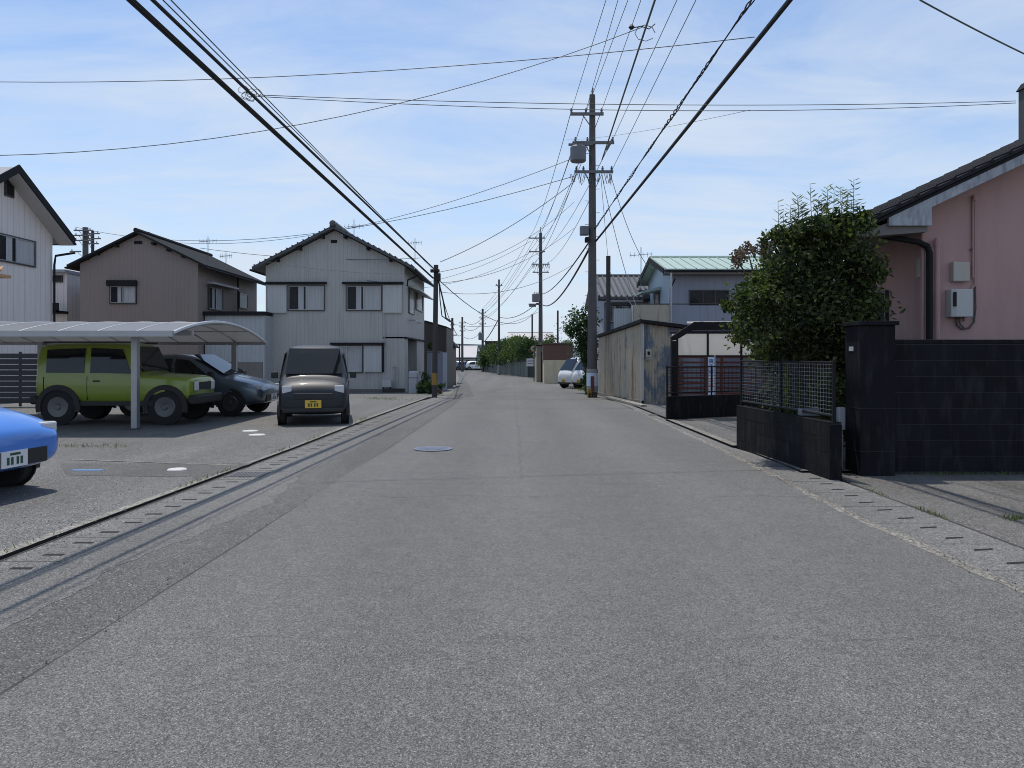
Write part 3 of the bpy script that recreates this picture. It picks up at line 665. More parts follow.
# dark building D, fence panel, etc.
y = 44
t = thing('house', 'dark brown corrugated building behind the left street pole', 'house', (XU(437, y), y+5, gz(y)), 0, 'houses along the street')
m = MB(); m.prism([Vector((x, 0, z)) for x, z in ((XU(424, y), gz(y)-.2), (XU(446.5, y), gz(y)-.2), (XU(446.5, y), ZV(327.5, y)), (XU(426, y), ZV(322, y)), (XU(424, y), ZV(322, y)))], (0, y, 0), (0, y+5, 0)); m.build('wall', 'dark_siding', t)
m = MB(); m.prism([Vector((x, 0, z)) for x, z in ((XU(423, y), ZV(322, y)), (XU(426, y), ZV(322, y)), (XU(447, y), ZV(327.6, y)), (XU(447, y), ZV(326.6, y)), (XU(426, y), ZV(320.5, y)), (XU(423, y), ZV(320.5, y)))], (0, y-.1, 0), (0, y+5.1, 0)); m.build('roof', 'trim', t)
y = 37.5
m = MB(); m.box(XU(427, y), XU(440.5, y), y, y+.1, gz(y)-.05, ZV(352.8, y)); m.box(XU(440.5, y), XU(440.5, y)+.12, y-.03, y+2.5, gz(y)-.05, ZV(352.3, y)); m.box(XU(427, y), XU(441.6, y), y-.04, y+.14, ZV(352.3, y), ZV(351.5, y))
tag(centre(m.build('panel_fence', 'mauve_wall')), 'grey sheet metal fence behind the left street pole', 'fence')
y = 50
m = MB(); m.box(XU(441, y), XU(447, y), y, y+1.2, ZV(376, y), ZV(362.5, y)); m.box(XU(441, y), XU(447, y), y, y+1.2, gz(y), ZV(377, y)); tag(centre(m.build('storage_cabinet', 'greypl')), 'pale storage cabinet beside the second left pole', 'cabinet')
y = 55
t = thing('house', 'reddish brown low house beyond the second left pole', 'house', (XU(450, y), y+2, gz(y)), 0, 'houses along the street')
gable(t, XU(444, y), XU(453, y), y, y+3, gz(y)-.2, ZV(345, y), ZV(340, y), 'Y', .2, 'rust_brown', 'trim2', .1, .2, False)

# ------------------------------------------------------------------ far end of the street
t = thing('house', 'distant house with pale roof closing the end of the street', 'house', (XU(466, YE+14), YE+16, -.7), 0, 'houses along the street')
y = YE+12
gable(t, XU(447, y), XU(474, y), y, y+9, -.8, ZV(357.5, y), ZV(346.8, y+4.5), 'X', .3, 'panel_pale', 'paleroof', .15, .4)
for k in range(3): window(t, (0, y, 0), (1, 0, 0), (0, -1, 0), XU(452+k*7, y), XU(455.5+k*7, y), ZV(364, y), ZV(360.5, y), curt=0, mull=0)
t = thing('house', 'distant pale block right of the pale roofed house', 'house', (XU(479, YE+22), YE+22, -.7), 0, 'houses along the street')
y = YE+20
gable(t, XU(471, y), XU(480, y), y, y+8, -.8, ZV(353, y), ZV(349, y), 'Y', .2, 'blue_wall', 'greyroof', .15, .3)
window(t, (0, y, 0), (1, 0, 0), (0, -1, 0), XU(474, y), XU(477, y), ZV(362, y), ZV(358, y), curt=0, mull=0)
t = thing('wall', 'distant dark garden wall at the end of the street', 'wall', (XU(475, YE+9.5), YE+9.5, -.7))
m = MB(); m.box(XU(430, YE+9.5), XU(500, YE+9.5), YE+9.5, YE+9.7, -.72, ZV(365.5, YE+9.5)); m.build('panel', 'concwall', t)
t = thing('house', 'dark flat roofed building behind the far hedge', 'house', (XU(493, 135), 137, -.7), 0, 'houses along the street')
m = MB(); m.box(XU(485, 135), XU(501, 135), 135, 140, -.8, ZV(342, 135)); m.build('wall', 'dark_siding', t)
m = MB(); m.box(XU(484.7, 135), XU(501.5, 135), 134.8, 140.2, ZV(342, 135), ZV(341, 135)); m.build('roof', 'trim2', t)
y = 128
t = thing('house', 'low building with pale pinkish roof above the far hedge', 'house', (XU(528, y), y+3, -.7), 0, 'houses along the street')
gable(t, XU(510, y), XU(552, y), y, y+7, -.8, ZV(341, y), ZV(333.5, y+3.5), 'X', .3, 'dark_siding', 'paleroof', .15, .4)
# hills
b = MB(); n = 60
for i in range(n+1):
    x = -1500+3000*i/n; hgt = 26+9*math.sin(i*.31)+6*math.sin(i*.83+1)+3*math.sin(i*1.9)
    b.v += [(x, 1500, -2), (x, 1520, hgt), (x, 1800, -2)]
    if i: k = 3*i; b.f += [(k-3, k, k+1, k-2), (k-2, k+1, k+2, k-1)]
struct(b.build('hills', 'hill'))

# ------------------------------------------------------------------ foliage
def leaves(cl, n, size, seed, jit=.25, world=True):
    """cl: list of (centre, radii, weight); leaf blades spread through the clumps"""
    rr = random.Random(seed); m = MB(); tot = sum(c[2] for c in cl); vs = m.v; fs = m.f
    for c, rad, wt in cl:
        k = int(n*wt/tot)
        # sub-clumps inside each lobe
        subs = []
        for _ in range(max(4, int(k/55))):
            while True:
                d = Vector((rr.uniform(-1, 1), rr.uniform(-1, 1), rr.uniform(-1, 1)))
                if .25 < d.length < 1: break
            d = d.normalized()*(rr.uniform(.45, 1.0))
            subs.append(Vector((c[0]+d.x*rad[0], c[1]+d.y*rad[1], c[2]+d.z*rad[2])))
        for i in range(k):
            sb = subs[rr.randrange(len(subs))]
            q = jit*min(rad)
            p = sb+Vector((rr.gauss(0, q), rr.gauss(0, q), rr.gauss(0, q*.8)))
            nrm = Vector((rr.gauss(0, 1), rr.gauss(0, 1), rr.gauss(.5, .9))).normalized()
            a = nrm.orthogonal().normalized(); ang = rr.uniform(0, 6.283); bb = nrm.cross(a)
            a, bb = a*math.cos(ang)+bb*math.sin(ang), bb*math.cos(ang)-a*math.sin(ang)
            L_ = size*rr.uniform(.6, 1.3); w_ = L_*rr.uniform(.22, .34)
            k0 = len(vs)
            vs += [tuple(p), tuple(p+a*L_*.5+bb*w_+nrm*w_*.35), tuple(p+a*L_-nrm*L_*.15), tuple(p+a*L_*.5-bb*w_+nrm*w_*.35)]
            fs += [(k0, k0+1, k0+2), (k0, k0+2, k0+3)]
    return m
def tree(name, label, cat, base, cl, n, size, seed, lm, trunk_r=.09, trunk_h=None, group=None, jit=.25, shoots=None):
    t = thing(name, label, cat, base, 0, group)
    base = Vector(base); cz = sum(c[0][2]*c[2] for c in cl)/sum(c[2] for c in cl)
    cxm = sum(c[0][0]*c[2] for c in cl)/sum(c[2] for c in cl); cym = sum(c[0][1]*c[2] for c in cl)/sum(c[2] for c in cl)
    fork = Vector((base.x*.5+cxm*.5, base.y*.5+cym*.5, base.z+(trunk_h or (cz-base.z)*.5)))
    m = MB(); m.tube([base, base.lerp(fork, .5)+Vector((.03, .02, 0)), fork], [trunk_r*1.2, trunk_r, trunk_r*.85], 8); tk = m.build('trunk', 'bark', t, smooth=True)
    m = MB()
    for c, rad, wt in cl:
        c = Vector(c); mid = fork.lerp(c, .55)+Vector((0, 0, .1*rad[2])); m.tube([fork, mid, c], [trunk_r*.6, trunk_r*.4, trunk_r*.15], 6)
    m.build('limbs', 'bark', tk, smooth=True)
    m = leaves(cl, n, size, seed, jit); m.build('crown', lm, t)
    if shoots:
        rr = random.Random(seed+1); m = MB()
        for (p0, p1, k) in shoots:
            p0, p1 = Vector(p0), Vector(p1); m.tube([p0, p1], [.006, .003], 4)
            for i in range(k):
                q = p0.lerp(p1, (i+.5)/k); sgn = 1 if i % 2 else -1
                a = Vector((sgn*rr.uniform(.6, 1), rr.uniform(-.7, .7), rr.uniform(.1, .7))).normalized(); L_ = rr.uniform(.11, .19)*(1.1-.4*i/k)
                nn = a.cross(Vector((0, 1, .3))).normalized(); bb = a.cross(nn)
                k0 = len(m.v); m.v += [tuple(q), tuple(q+a*L_*.5+bb*L_*.32), tuple(q+a*L_), tuple(q+a*L_*.5-bb*L_*.32)]; m.f += [(k0, k0+1, k0+2), (k0, k0+2, k0+3)]
        m.build('young_shoots', 'leafy', t)
    return t

YT = 10.7
def c3(u, v, ru, rv, wt, y=YT, rd=.6):
    p = W(u, v, y); return ((p.x, p.y, p.z), (ru*y/F, rd, rv*y/F), wt)
cl = [c3(795, 262, 34, 32, 2.2), c3(835, 250, 34, 36, 2.6), c3(862, 276, 17, 32, 1.2), c3(762, 296, 20, 24, 1.4), c3(740, 306, 9, 9, .3), c3(800, 306, 38, 30, 3), c3(845, 312, 36, 32, 2.8),
      c3(752, 328, 20, 20, 1.1), c3(778, 352, 24, 20, 1.5, 12.2, .4), c3(830, 352, 36, 24, 2.2, 11.8, .5), c3(862, 322, 14, 26, .9), c3(778, 350, 18, 9, .9, 10.95, .3), c3(812, 352, 28, 10, 1.2, 10.9, .35), c3(845, 352, 20, 9, .9, 10.9, .3), c3(786, 232, 9, 12, .25), c3(800, 346, 26, 20, 1.6, 11.3, .4), c3(850, 350, 16, 16, .9, 11.3, .4), c3(815, 232, 30, 14, 1.0), c3(778, 240, 16, 10, .5), c3(850, 226, 20, 12, .6), c3(815, 385, 36, 16, .8, 12.0, .4)]
sh = []
for (u, v0, v1, du) in ((779, 238, 202, -1), (789, 235, 205, 2), (793, 232, 210, 3), (803, 225, 207, -1), (812, 222, 184, -2), (816, 224, 198, 3), (829, 222, 187, -2), (834, 222, 188, 0), (840, 222, 196, 3), (846, 220, 190, 2), (853, 222, 180, 1), (800, 222, 196, -3), (823, 218, 200, -2), (843, 218, 188, -3), (849, 222, 200, 3), (785, 235, 215, -2), (797, 228, 200, 2), (857, 226, 205, 3), (768, 255, 236, -4), (823, 222, 204, 0)):
    y = YT+rnd.uniform(-.3, .3); sh.append((W(u, v0+8, y), W(u+du, v1-1, y), 20))
tree('garden_tree', 'dense dark green tree with pale shoots over the black mesh fence', 'tree', (XU(812, YT+.3), YT+.3, 0), cl, 30000, .078, 3, 'leaf', .06, 1.0, jit=.27, shoots=sh)
# plum coloured tree behind
y = 22
cl = [c3(748, 252, 12, 10, 1, y, .8), c3(765, 245, 12, 9, 1, y, .8), c3(738, 260, 10, 7, .7, y, .8), c3(772, 262, 14, 12, 1, y, .8)]
tree('plum_tree', 'sparse reddish tree top behind the dense dark tree', 'tree', (XU(765, y), y, 0), cl, 900, .13, 5, 'leafp', .08, 3.0, jit=.3)
# tree by vans
y = 34.5
cl = [c3(577, 322, 12, 12, 1.5, y, .7), c3(585, 342, 11, 14, 2, y, .7), c3(576, 335, 9, 8, .8, y, .7), c3(588, 318, 9, 12, 1, y, .7), c3(588, 360, 8, 14, 1.6, y-.6, .5), c3(586, 378, 5, 10, .9, y-1.5, .4), c3(590, 389, 6, 5, .6, y-2.8, .4)]
tree('roadside_tree', 'leafy green tree leaning over the parked white vans', 'tree', (XU(588, y), y, gz(y)), cl, 5200, .13, 8, 'leafd', .1, 1.6, jit=.3)
y = 69
cl = [c3(553, 338, 9, 6, 1, y, .8), c3(562, 343, 10, 5, 1, y, .8), c3(548, 343, 7, 5, .8, y, .8), c3(567, 348, 7, 8, 1, y, .8)]
tree('shrub_tree', 'feathery green shrub rising behind the brown topped storage building', 'tree', (XU(556, y), y, gz(y)), cl, 1300, .16, 9, 'leafh', .08, 2.0, jit=.35)
# far hedge trees along the green fence
fa, fb = G(527, 377.2), G(484, 371.5)
hedge = [(0, 528, 345, 10), (.10, 519, 344, 10), (.22, 512, 345, 9), (.36, 506, 346.5, 8.5), (.5, 500, 349, 7), (.65, 495, 351, 6.5), (.8, 490, 352, 5.5), (.95, 486, 354, 5)]
names = ['nearest', 'second', 'third', 'fourth', 'fifth', 'sixth', 'seventh', 'farthest']
for i, (f_, u, v, ru) in enumerate(hedge):
    p = fa.lerp(fb, f_); y = p.y+2.0
    cl = [c3(u, v, ru, 8, 2, y, 1.5), c3(u-3, v+8, ru, 8, 1.5, y, 1.2), c3(u+3, v-3, ru*.6, 5, .8, y, 1)]
    tree('hedge_tree', names[i]+' clipped tree of the row above the dark green fence', 'tree', (XU(u, y), y, gz(y)), cl, 2600, .2+.02*i, 20+i, 'leafh' if i % 3 else 'leafd', .1, 1.2, 'clipped trees above the dark green fence', .35)
for i, (u, v) in enumerate(((536, 350), (543, 346))):
    y = 88+i; cl = [c3(u, v, 6, 6, 1, y, 1)]
    tree('hedge_tree', ['small tree behind the traffic mirror', 'small tree left of the storage building'][i], 'tree', (XU(u, y), y, gz(y)), cl, 700, .2, 40+i, 'leafd', .08, 1, None, .35)
# plants at house C corner
for i, (u, v, yy, lab) in enumerate(((425, 380, 33.2, 'bushy green shrub beside the grey house porch'), (421, 388, 32.6, 'low dark bush at the foot of the porch shrub'), (430, 386, 31.8, 'small bush touching the left street pole'))):
    cl = [c3(u, v, 5-.5*i, 8-2*i, 1, yy, .35), c3(u+1, v+5-i, 4, 4, .6, yy, .3)]
    tree('shrub', lab, 'shrub', (XU(u, yy), yy, gz(yy)), cl, 900, .09, 60+i, 'leafd', .03, .3, jit=.3)
y = 38.2; tree('shrub', 'yellow green shrub top behind the grey sheet fence', 'shrub', (XU(431, y), y+.4, gz(y)), [c3(431, 348, 3.5, 4, 1, y+.4, .3)], 300, .1, 66, 'leafh', .03, 1.8, jit=.3)
for i, (u, v) in enumerate(((439.5, 394), (442, 391))):
    yy = YG(v); t = thing('potted_plant', ['nearer dark potted plant behind the left street pole', 'further dark potted plant behind the left street pole'][i], 'plant', (XU(u, yy), yy, gz(yy)))
    MB().lathe((XU(u, yy), yy, gz(yy)), (0, 0, 1), [(0, .1), (.22, .14)], 12).build('pot', 'potc', t)
    leaves([((XU(u, yy), yy, gz(yy)+.38), (.2, .2, .18), 1)], 220, .09, 70+i, .3).build('foliage', 'leafd', t)
# weeds: stuff
def weeds(name, spots, seed, hgt=.09):
    rr = random.Random(seed); m = MB()
    for (x, y, sx, sy, k) in spots:
        for _ in range(k):
            p = Vector((x+rr.gauss(0, sx), y+rr.gauss(0, sy), gz(y)+.01)); a = Vector((rr.gauss(0, .5), rr.gauss(0, .5), 1)).normalized()*hgt*rr.uniform(.4, 1.3)
            b_ = Vector((rr.gauss(0, 1), rr.gauss(0, 1), 0)).normalized()*.008*hgt/.09
            k0 = len(m.v); m.v += [tuple(p-b_), tuple(p+b_), tuple(p+a*.6+b_*.6), tuple(p+a)]; m.f += [(k0, k0+1, k0+2, k0+3)]
    o = m.build(name, 'grass'); o['kind'] = 'stuff'; return o
sp = [(lerp(right, y)+.76, y, .012, .12, 26) for y in (6.9, 7.0, 7.15, 8.1)]+[(4.5, 6.75, .05, .05, 60), (4.62, 6.8, .08, .03, 40)]
sp += [(5.0+rnd.random()*2.6, 9.25+rnd.random()*.12, .12, .04, 22) for _ in range(22)]
weeds('weeds_by_block_wall', sp, 5, .045)
sp = [(lerp(curb, y)-.03, y, .02, .3, 30) for y in (5.5, 8.6, 9.3, 11.4, 13.1, 17)]+[(XU(85, 12.1)+rnd.uniform(-.9, .9), 11.9+rnd.uniform(-.1, .2), .12, .08, 26) for _ in range(12)]
for o_ in sp: pass
wd = weeds('weeds_on_lot', sp, 6, .05); wd.location.z = .03
sp = [(XU(u, 30), YG(v), .35, .3, 90) for (u, v) in ((385, 399), (395, 400), (403, 400), (412, 401), (440, 396))]
weeds('grass_by_grey_house', sp, 8, .08)
sp = [(lerp(right, y)+.45, y, .15, .5, 90) for y in (31.5, 33, 35, 38, 41, 44, 47, 50)]+[(lerp(right, y)+.5, y, .04, .3, 20) for y in (24, 26, 28)]
weeds('grass_by_vans', sp, 9, .12)

def grit(name, spots, seed):
    rr = random.Random(seed); m = MB()
    for (fx, y0, y1, sx, n, z0) in spots:
        for _ in range(n):
            y = rr.uniform(y0, y1); x = fx(y)+rr.gauss(0, sx); r = rr.uniform(.003, .009)
            p = Vector((x, y, z0+r*.5)); a0 = rr.uniform(0, 6)
            q = [p+Vector((r*math.cos(a0+k*2.1), r*math.sin(a0+k*2.1)*rr.uniform(.6, 1.2), -r*.5)) for k in range(3)]+[p+Vector((0, 0, r*.6))]
            m.add(q, [(0, 2, 1), (0, 1, 3), (1, 2, 3), (2, 0, 3)])
    o = m.build(name, 'kerb'); o['kind'] = 'stuff'; return o
grit('loose_grit', [(lambda y: lerp(right, y)+.05, 3, 20, .05, 900, .006), (lambda y: lerp(right, y)+.78, 3, 9.3, .05, 500, .004), (lambda y: lerp(curb, y)+.06, 3, 22, .05, 900, .005), (lambda y: lerp(seam, y)-.05, 3, 20, .06, 350, .004), (lambda y: 5.5, 6, 9.4, .6, 500, .002), (lambda y: lerp(curb, y)-.35, 4, 16, .25, 700, .034)], 12)
# ------------------------------------------------------------------ right side: pink house
YP = 11.0
hP2 = thing('house', 'pink stucco house with weathered fascia and dark roof on the right', 'house', (10, YP+4, 0), 0, 'houses along the street')
xw = XU(925, YP); sl = .472
yf0 = YP-.45
def zroof(x): return ZV(231, yf0)+(x-XU(860, yf0))*sl       # underside line of the dark roof edge
xr = 10.2
m = MB(); m.prism([Vector((x, 0, z)) for x, z in ((xw, -.05), (14.3, -.05), (14.3, zroof(xw)+.0-.0), (xr, zroof(xr)-.02), (xw, zroof(xw)-.02))], (0, YP, 0), (0, YP+2.6, 0)); m.build('wall', 'pink', hP2)
r = MB(); x0 = XU(857, yf0)
for k, (d0, d1, yo) in enumerate(((.0, .045, 0), (.047, .10, -.05))):
    r.prism([Vector((x, 0, z)) for x, z in ((x0-.03*k, zroof(x0)+d0), (xr, zroof(xr)+d0), (xr, zroof(xr)+d1), (x0-.03*k, zroof(x0)+d1))], (0, yf0+yo, 0), (0, YP+2.9, 0))
    r.prism([Vector((x, 0, z)) for x, z in ((xr, zroof(xr)+d0), (14.9, zroof(xr)+d0-(14.9-xr)*sl), (14.9, zroof(xr)+d1-(14.9-xr)*sl), (xr, zroof(xr)+d1))], (0, yf0+yo, 0), (0, YP+2.9, 0))
rf = r.build('roof', 'trim2', hP2)
r = MB(); k = 0; x = x0+.05
while x < xr:
    r.tube([(x, yf0-.06, zroof(x)+.115), (x, YP+2.9, zroof(x)+.115)], .028, 6); x += .26
r.build('tile_rows', 'trim2', rf)
pf = [W(889, 218, yf0), W(932, 194, yf0)]
f = MB(); zb = ZV(225.5, yf0)
xa, xbb = XU(889, yf0), XU(932, yf0)
f.prism([Vector((x, 0, z)) for x, z in ((xa, zb), (xbb, zb), (xbb, zroof(xbb)-.14), (xr, zroof(xr)-.14), (xr, zroof(xr)-.003), (xa, zroof(xa)-.003))], (0, yf0+.0, 0), (0, yf0+.05, 0))
f.build('fascia', 'fascia', hP2)
f = MB(); f.prism([Vector((x, 0, z)) for x, z in ((x0+.05, zroof(x0)-.02), (x0+.05, zroof(x0)-.06), (xbb-.03, zroof(x0)+.02), (xbb-.03, zroof(xbb)-.12))], (0, yf0+.06, 0), (0, YP+2.8, 0)); f.build('soffit', 'soffit', hP2)
f = MB(); f.tube([(x0-.05, yf0-.08, zroof(x0)-.0), (x0-.05, YP+2.9, zroof(x0)-.04)], .06, 8); f.build('gutter', 'trim', hP2)
f = MB(); y = YP-.12
f.tube([W(874, 229, y), W(877, 235, y), W(918, 242, y), W(927, 246, y), W(929.5, 253, y), (XU(929.5, y), y, 0)], .045, 8); f.build('downpipe', 'trim', hP2)
f = MB(); f.tube([(XU(938.5, y), y+.03, ZV(238, y)), (XU(938.5, y), y+.03, 0)], .038, 8); f.lathe((XU(938.5, y), y+.03, ZV(246, y)), (0, 0, 1), [(0, .045), (.1, .048)], 10)
f.tube([W(975, 195, YP-.03), W(975, 262, YP-.03), W(975, 285, YP-.03), W(969, 292, YP-.03), W(965, 292, YP-.03)], .014, 6); f.tube([W(973, 200, YP-.03), W(973, 278, YP-.03)], .014, 6); f.tube([W(974.5, 195, YP-.04), W(974.5, 201, YP-.04)], .03, 6)
f.tube([W(923, 232, y+.08), W(922, 340, y+.08)], .03, 6)
f.build('wall_pipe', 'pink', hP2)
f = MB(); f.tube([W(975, 286, YP-.03), W(975.5, 308, YP-.03), W(974, 322, YP-.03), W(969, 328, YP-.03), W(962, 329, YP-.03), W(957, 325, YP-.03), W(956, 317, YP-.03)], .013, 6)
f.tube([W(959, 317, YP-.04), W(960, 324, YP-.04), W(964, 328, YP-.04)], .011, 6); f.tube([W(963, 317, YP-.04), W(964, 321, YP-.04)], .011, 6); f.tube([W(974, 248, YP-.03), W(970, 250, YP-.03)], .01, 5); f.build('conduit', 'pole', hP2)
f = MB(); f.box(XU(949.5, YP), XU(966, YP), YP-.1, YP, ZV(282, YP), ZV(262.5, YP)); f.build('meter_box', 'beigepl', hP2, bevel=.012)
f = MB(); f.prism([Vector((x, y_, 0)) for x, y_ in ((XU(945.5, YP), YP), (XU(945.5, YP), YP-.14), (XU(950, YP), YP-.17), (XU(966, YP), YP-.17), (XU(966, YP), YP))], (0, 0, ZV(317.5, YP)), (0, 0, ZV(290, YP))); mo = f.build('electric_meter', 'whitepl', hP2, bevel=.01)
f = MB(); f.box(XU(946.8, YP)-.0, XU(949.6, YP), YP-.176, YP-.16, ZV(307, YP), ZV(293, YP)); f.build('meter_window', 'trim', mo)
f = MB(); f.box(XU(923.5, YP)-.05, XU(923.5, YP)+.0, YP+.0, YP+.1, ZV(277, YP), ZV(258, YP)); f.build('wall_lamp', 'beigepl', hP2)
window(hP2, (xw, 0, 0), (0, 1, 0), (-1, 0, 0), YP+1.1, YP+2.3, .4, 2.5, curt=0)
ch = MB(); yq = 12.2; XC = XU(1018.5, yq+.35); ch.box(XC, XC+.56, yq, yq+.35, ZV(160, yq), ZV(84, yq)); co_ = ch.build('chimney', 'dark_siding', hP2)
ch = MB(); ch.prism([Vector((x, 0, z)) for x, z in ((XC-.03, ZV(84, yq)), (XC+.6, ZV(84, yq)), (XC+.6, ZV(76, yq)), (XC+.06, ZV(76, yq)))], (0, yq-.03, 0), (0, yq+.38, 0)); ch.build('chimney_cap', 'trim2', co_)

# ------------------------------------------------------------------ block wall, pier, low wall, mesh fence
yw = 9.42
bw = thing('block_wall', 'tall black concrete block wall in front of the pink house', 'wall', (8.2, yw, 0))
m = MB(); m.box(4.74, 12.6, yw+.004, yw+.14, -.05, 1.66); m.build('core', 'mortar', bw)
m = MB(); z = .03; row = 0
rb = random.Random(2)
while z < 1.6:
    x = 4.745-(.2 if row % 2 else 0)*0
    while x < 12.5:
        x1 = min(x+1.0 if False else x+.40, 12.59); d = rb.uniform(-.0015, .0015)
        m.box(x, x1-.004, yw+d, yw+.15, z, z+.191); x += .40
    z += .2; row += 1
m.build('blocks', 'block', bw, bevel=.003)
m = MB(); m.box(4.742, 12.6, yw-.006, yw+.156, 1.636, 1.69); m.build('coping', 'block', bw, bevel=.01)
m = MB(); m.box(4.742, 12.6, yw-.03, yw+.1, -.05, .028); m.build('footing', 'mortar', bw)
pr = thing('gate_pier', 'thick black gate pier with flat cap at the block wall end', 'pier', (4.51, 9.4, 0))
m = MB(); m.box(4.30, 4.735, 9.26, 9.68, -.05, 1.86)
m.build('shaft', 'block', pr, bevel=.008)
m = MB()
for z in (.30, .83): m.box(4.297, 4.738, 9.257, 9.683, z, z+.006)
m.build('mortar_line', 'mortar', pr)
m = MB(); m.box(4.265, 4.77, 9.225, 9.715, 1.862, 1.915); m.build('cap', 'block', pr, bevel=.008)
m = MB(); m.box(4.294, 4.3, 9.44, 9.56, ZV(351, 9.45), ZV(346.5, 9.45)); m.build('nameplate', 'greypl', pr)
lw = thing('low_wall', 'low stained black wall along the road under the mesh fence', 'wall', (3.72, 10.5, 0))
def lx(y): return 3.63+(12.1-y)*(3.80-3.63)/(12.1-8.96)
m = MB(); m.prism([Vector((lx(12.1), 12.1, 0)), Vector((lx(8.96), 8.96, 0)), Vector((lx(8.96)+.14, 8.97, 0)), Vector((lx(12.1)+.14, 12.12, 0))], (0, 0, -.05), (0, 0, .675)); m.build('core', 'mortar', lw)
m = MB(); al = Vector((lx(8.96)-lx(12.1), 8.96-12.1, 0)).normalized(); nn = Vector((al.y, -al.x, 0)).normalized(); 
if nn.x > 0: nn = -nn
LL = Vector((lx(8.96)-lx(12.1), 8.96-12.1, 0)).length
for r_ in range(4):
    s_ = 0 if r_ % 2 == 0 else -.0; z = -.04+r_*.18
    while s_ < LL-.01:
        a0, a1 = max(0, s_), min(LL, s_+.4); m.obox((lx(12.1), 12.1, 0), al, nn, a0+.001, a1-.002, 0, .008+rb.uniform(0, .002), z, z+.175); s_ += .4
m.build('blocks', 'blockw', lw, bevel=.003)
m = MB(); m.obox((lx(12.1), 12.1, 0), al, nn, LL-.004, LL+.012, -.14, .011, -.05, .66); m.obox((lx(12.1), 12.1, 0), al, nn, -.005, .0+LL, -.142, .009, .677, .69); m.build('render', 'blockw', lw, bevel=.003)
mf = thing('mesh_fence', 'black wire mesh fence on top of the low roadside wall', 'fence', (3.79, 10.5, .69))
def fp(s_, d, z): p = Vector((lx(12.1), 12.1, 0))+al*s_-nn*.07+nn*d; return (p.x, p.y, z)
m = MB(); z0, z1 = .76, 1.40; s_ = .05
while s_ < LL-.03: m.tube([fp(s_, 0, z0), fp(s_, 0, z1)], .0032, 4, False); s_ += .075
z = z0+.02
while z < z1: m.tube([fp(.02, .006, z), fp(LL-.05, .006, z)], .0032, 4, False); z += .05
m.build('mesh_panel', 'trafo', mf)
m = MB(); m.tube([fp(0, 0, z1+.01), fp(LL-.03, 0, z1+.005)], .012, 8); m.tube([fp(0, 0, z0-.0), fp(LL-.03, 0, z0-.0)], .018, 8); m.build('rail', 'mesh', mf)
for s_ in (.03, LL*.5, LL-.05):
    m = MB(); m.obox(fp(s_, 0, 0), al, nn, -.018, .018, -.018, .018, .69, z1+.015); m.build('post', 'mesh', mf)
m = MB(); y = 9.7; m.box(XU(839.5, y), XU(846, y), y, y+.1, ZV(430, y), ZV(407.5, y)); m.tube([(XU(843, y), y+.05, 0), (XU(843, y), y+.05, ZV(430, y))], .02, 6); tag(centre(m.build('utility_box', 'greypl', bevel=.008)), 'small grey box on a pipe between fence and pier', 'box')
m = MB(); p = fp(LL*.70, -.08, 0); m.box(p[0]-.1, p[0]+.14, p[1]-.07, p[1]+.07, .695, .79); tag(centre(m.build('flower_trough', 'trafo', bevel=.01)), 'small grey trough standing on the low roadside wall', 'trough')
# shrub stuff behind the mesh
tree('shrub', 'dark undergrowth shrub behind the right end of the mesh fence', 'shrub', (4.25, 9.95, 0), [((4.22, 10.0, 1.0), (.18, .25, .35), 1), ((4.3, 10.2, .6), (.3, .3, .4), 1)], 1500, .07, 81, 'leaf', .03, .4, jit=.35)
tree('shrub', 'dark shrub behind the middle of the mesh fence', 'shrub', (4.5, 11.3, 0), [((4.4, 11.2, .9), (.4, .5, .5), 1), ((4.3, 12.0, .8), (.3, .4, .4), 1)], 2600, .07, 82, 'leaf', .03, .4, jit=.35)
m = MB(); m.box(4.9, 9.5, 14.0, 14.12, 0, 1.3); tag(centre(m.build('garden_wall', 'blockw')), 'dark garden wall behind the dense dark tree', 'wall')

# ------------------------------------------------------------------ driveway side wall, railing, canopy frame
y = 17.3
dw = thing('low_wall', 'short black wall across the driveway under the railing', 'wall', (5, y, 0))
m = MB(); m.prism([Vector((XU(667, 17.2), 17.2, 0)), Vector((6.6, 18.9, 0)), Vector((6.6, 19.05, 0)), Vector((XU(667, 17.2), 17.35, 0))], (0, 0, -.02), (0, 0, .56)); m.build('panel', 'blockw', dw, bevel=.006)
a_ = (Vector((6.6, 18.9, 0))-Vector((XU(667, 17.2), 17.2, 0))).normalized(); n_ = Vector((a_.y, -a_.x, 0)); o_ = Vector((XU(667, 17.2), 17.27, 0))
rl = thing('railing', 'thin black railing on the short driveway wall', 'railing', (5, y, .56))
m = MB()
for z in (1.24, .64): m.tube([o_+Vector((0, 0, z)), o_+a_*3.0+Vector((0, 0, z))], .018, 6)
m.build('rail', 'mesh', rl)
m = MB()
for k in range(8): z = .70+.065*k; m.tube([o_+Vector((0, 0, z)), o_+a_*3.0+Vector((0, 0, z))], .006, 4)
for k in range(24): m.tube([o_+a_*(.13*k)+Vector((0, 0, .64)), o_+a_*(.13*k)+Vector((0, 0, 1.24))], .005, 4)
m.build('bars', 'mesh', rl)
for s_ in (0.02, 1.4, 2.9): m = MB(); m.tube([o_+a_*s_+Vector((0, 0, .56)), o_+a_*s_+Vector((0, 0, 1.26))], .02, 6); m.build('post', 'mesh', rl)
cn = thing('driveway_canopy', 'black framed canopy over the driveway beside the rusty shed', 'canopy', (5.5, 18.5, 0))
y = 17.5
m = MB(); xp = XU(673.5, y); m.box(xp-.06, xp+.06, y-.05, y+.07, 0, ZV(341, y)); m.build('post', 'trim', cn)
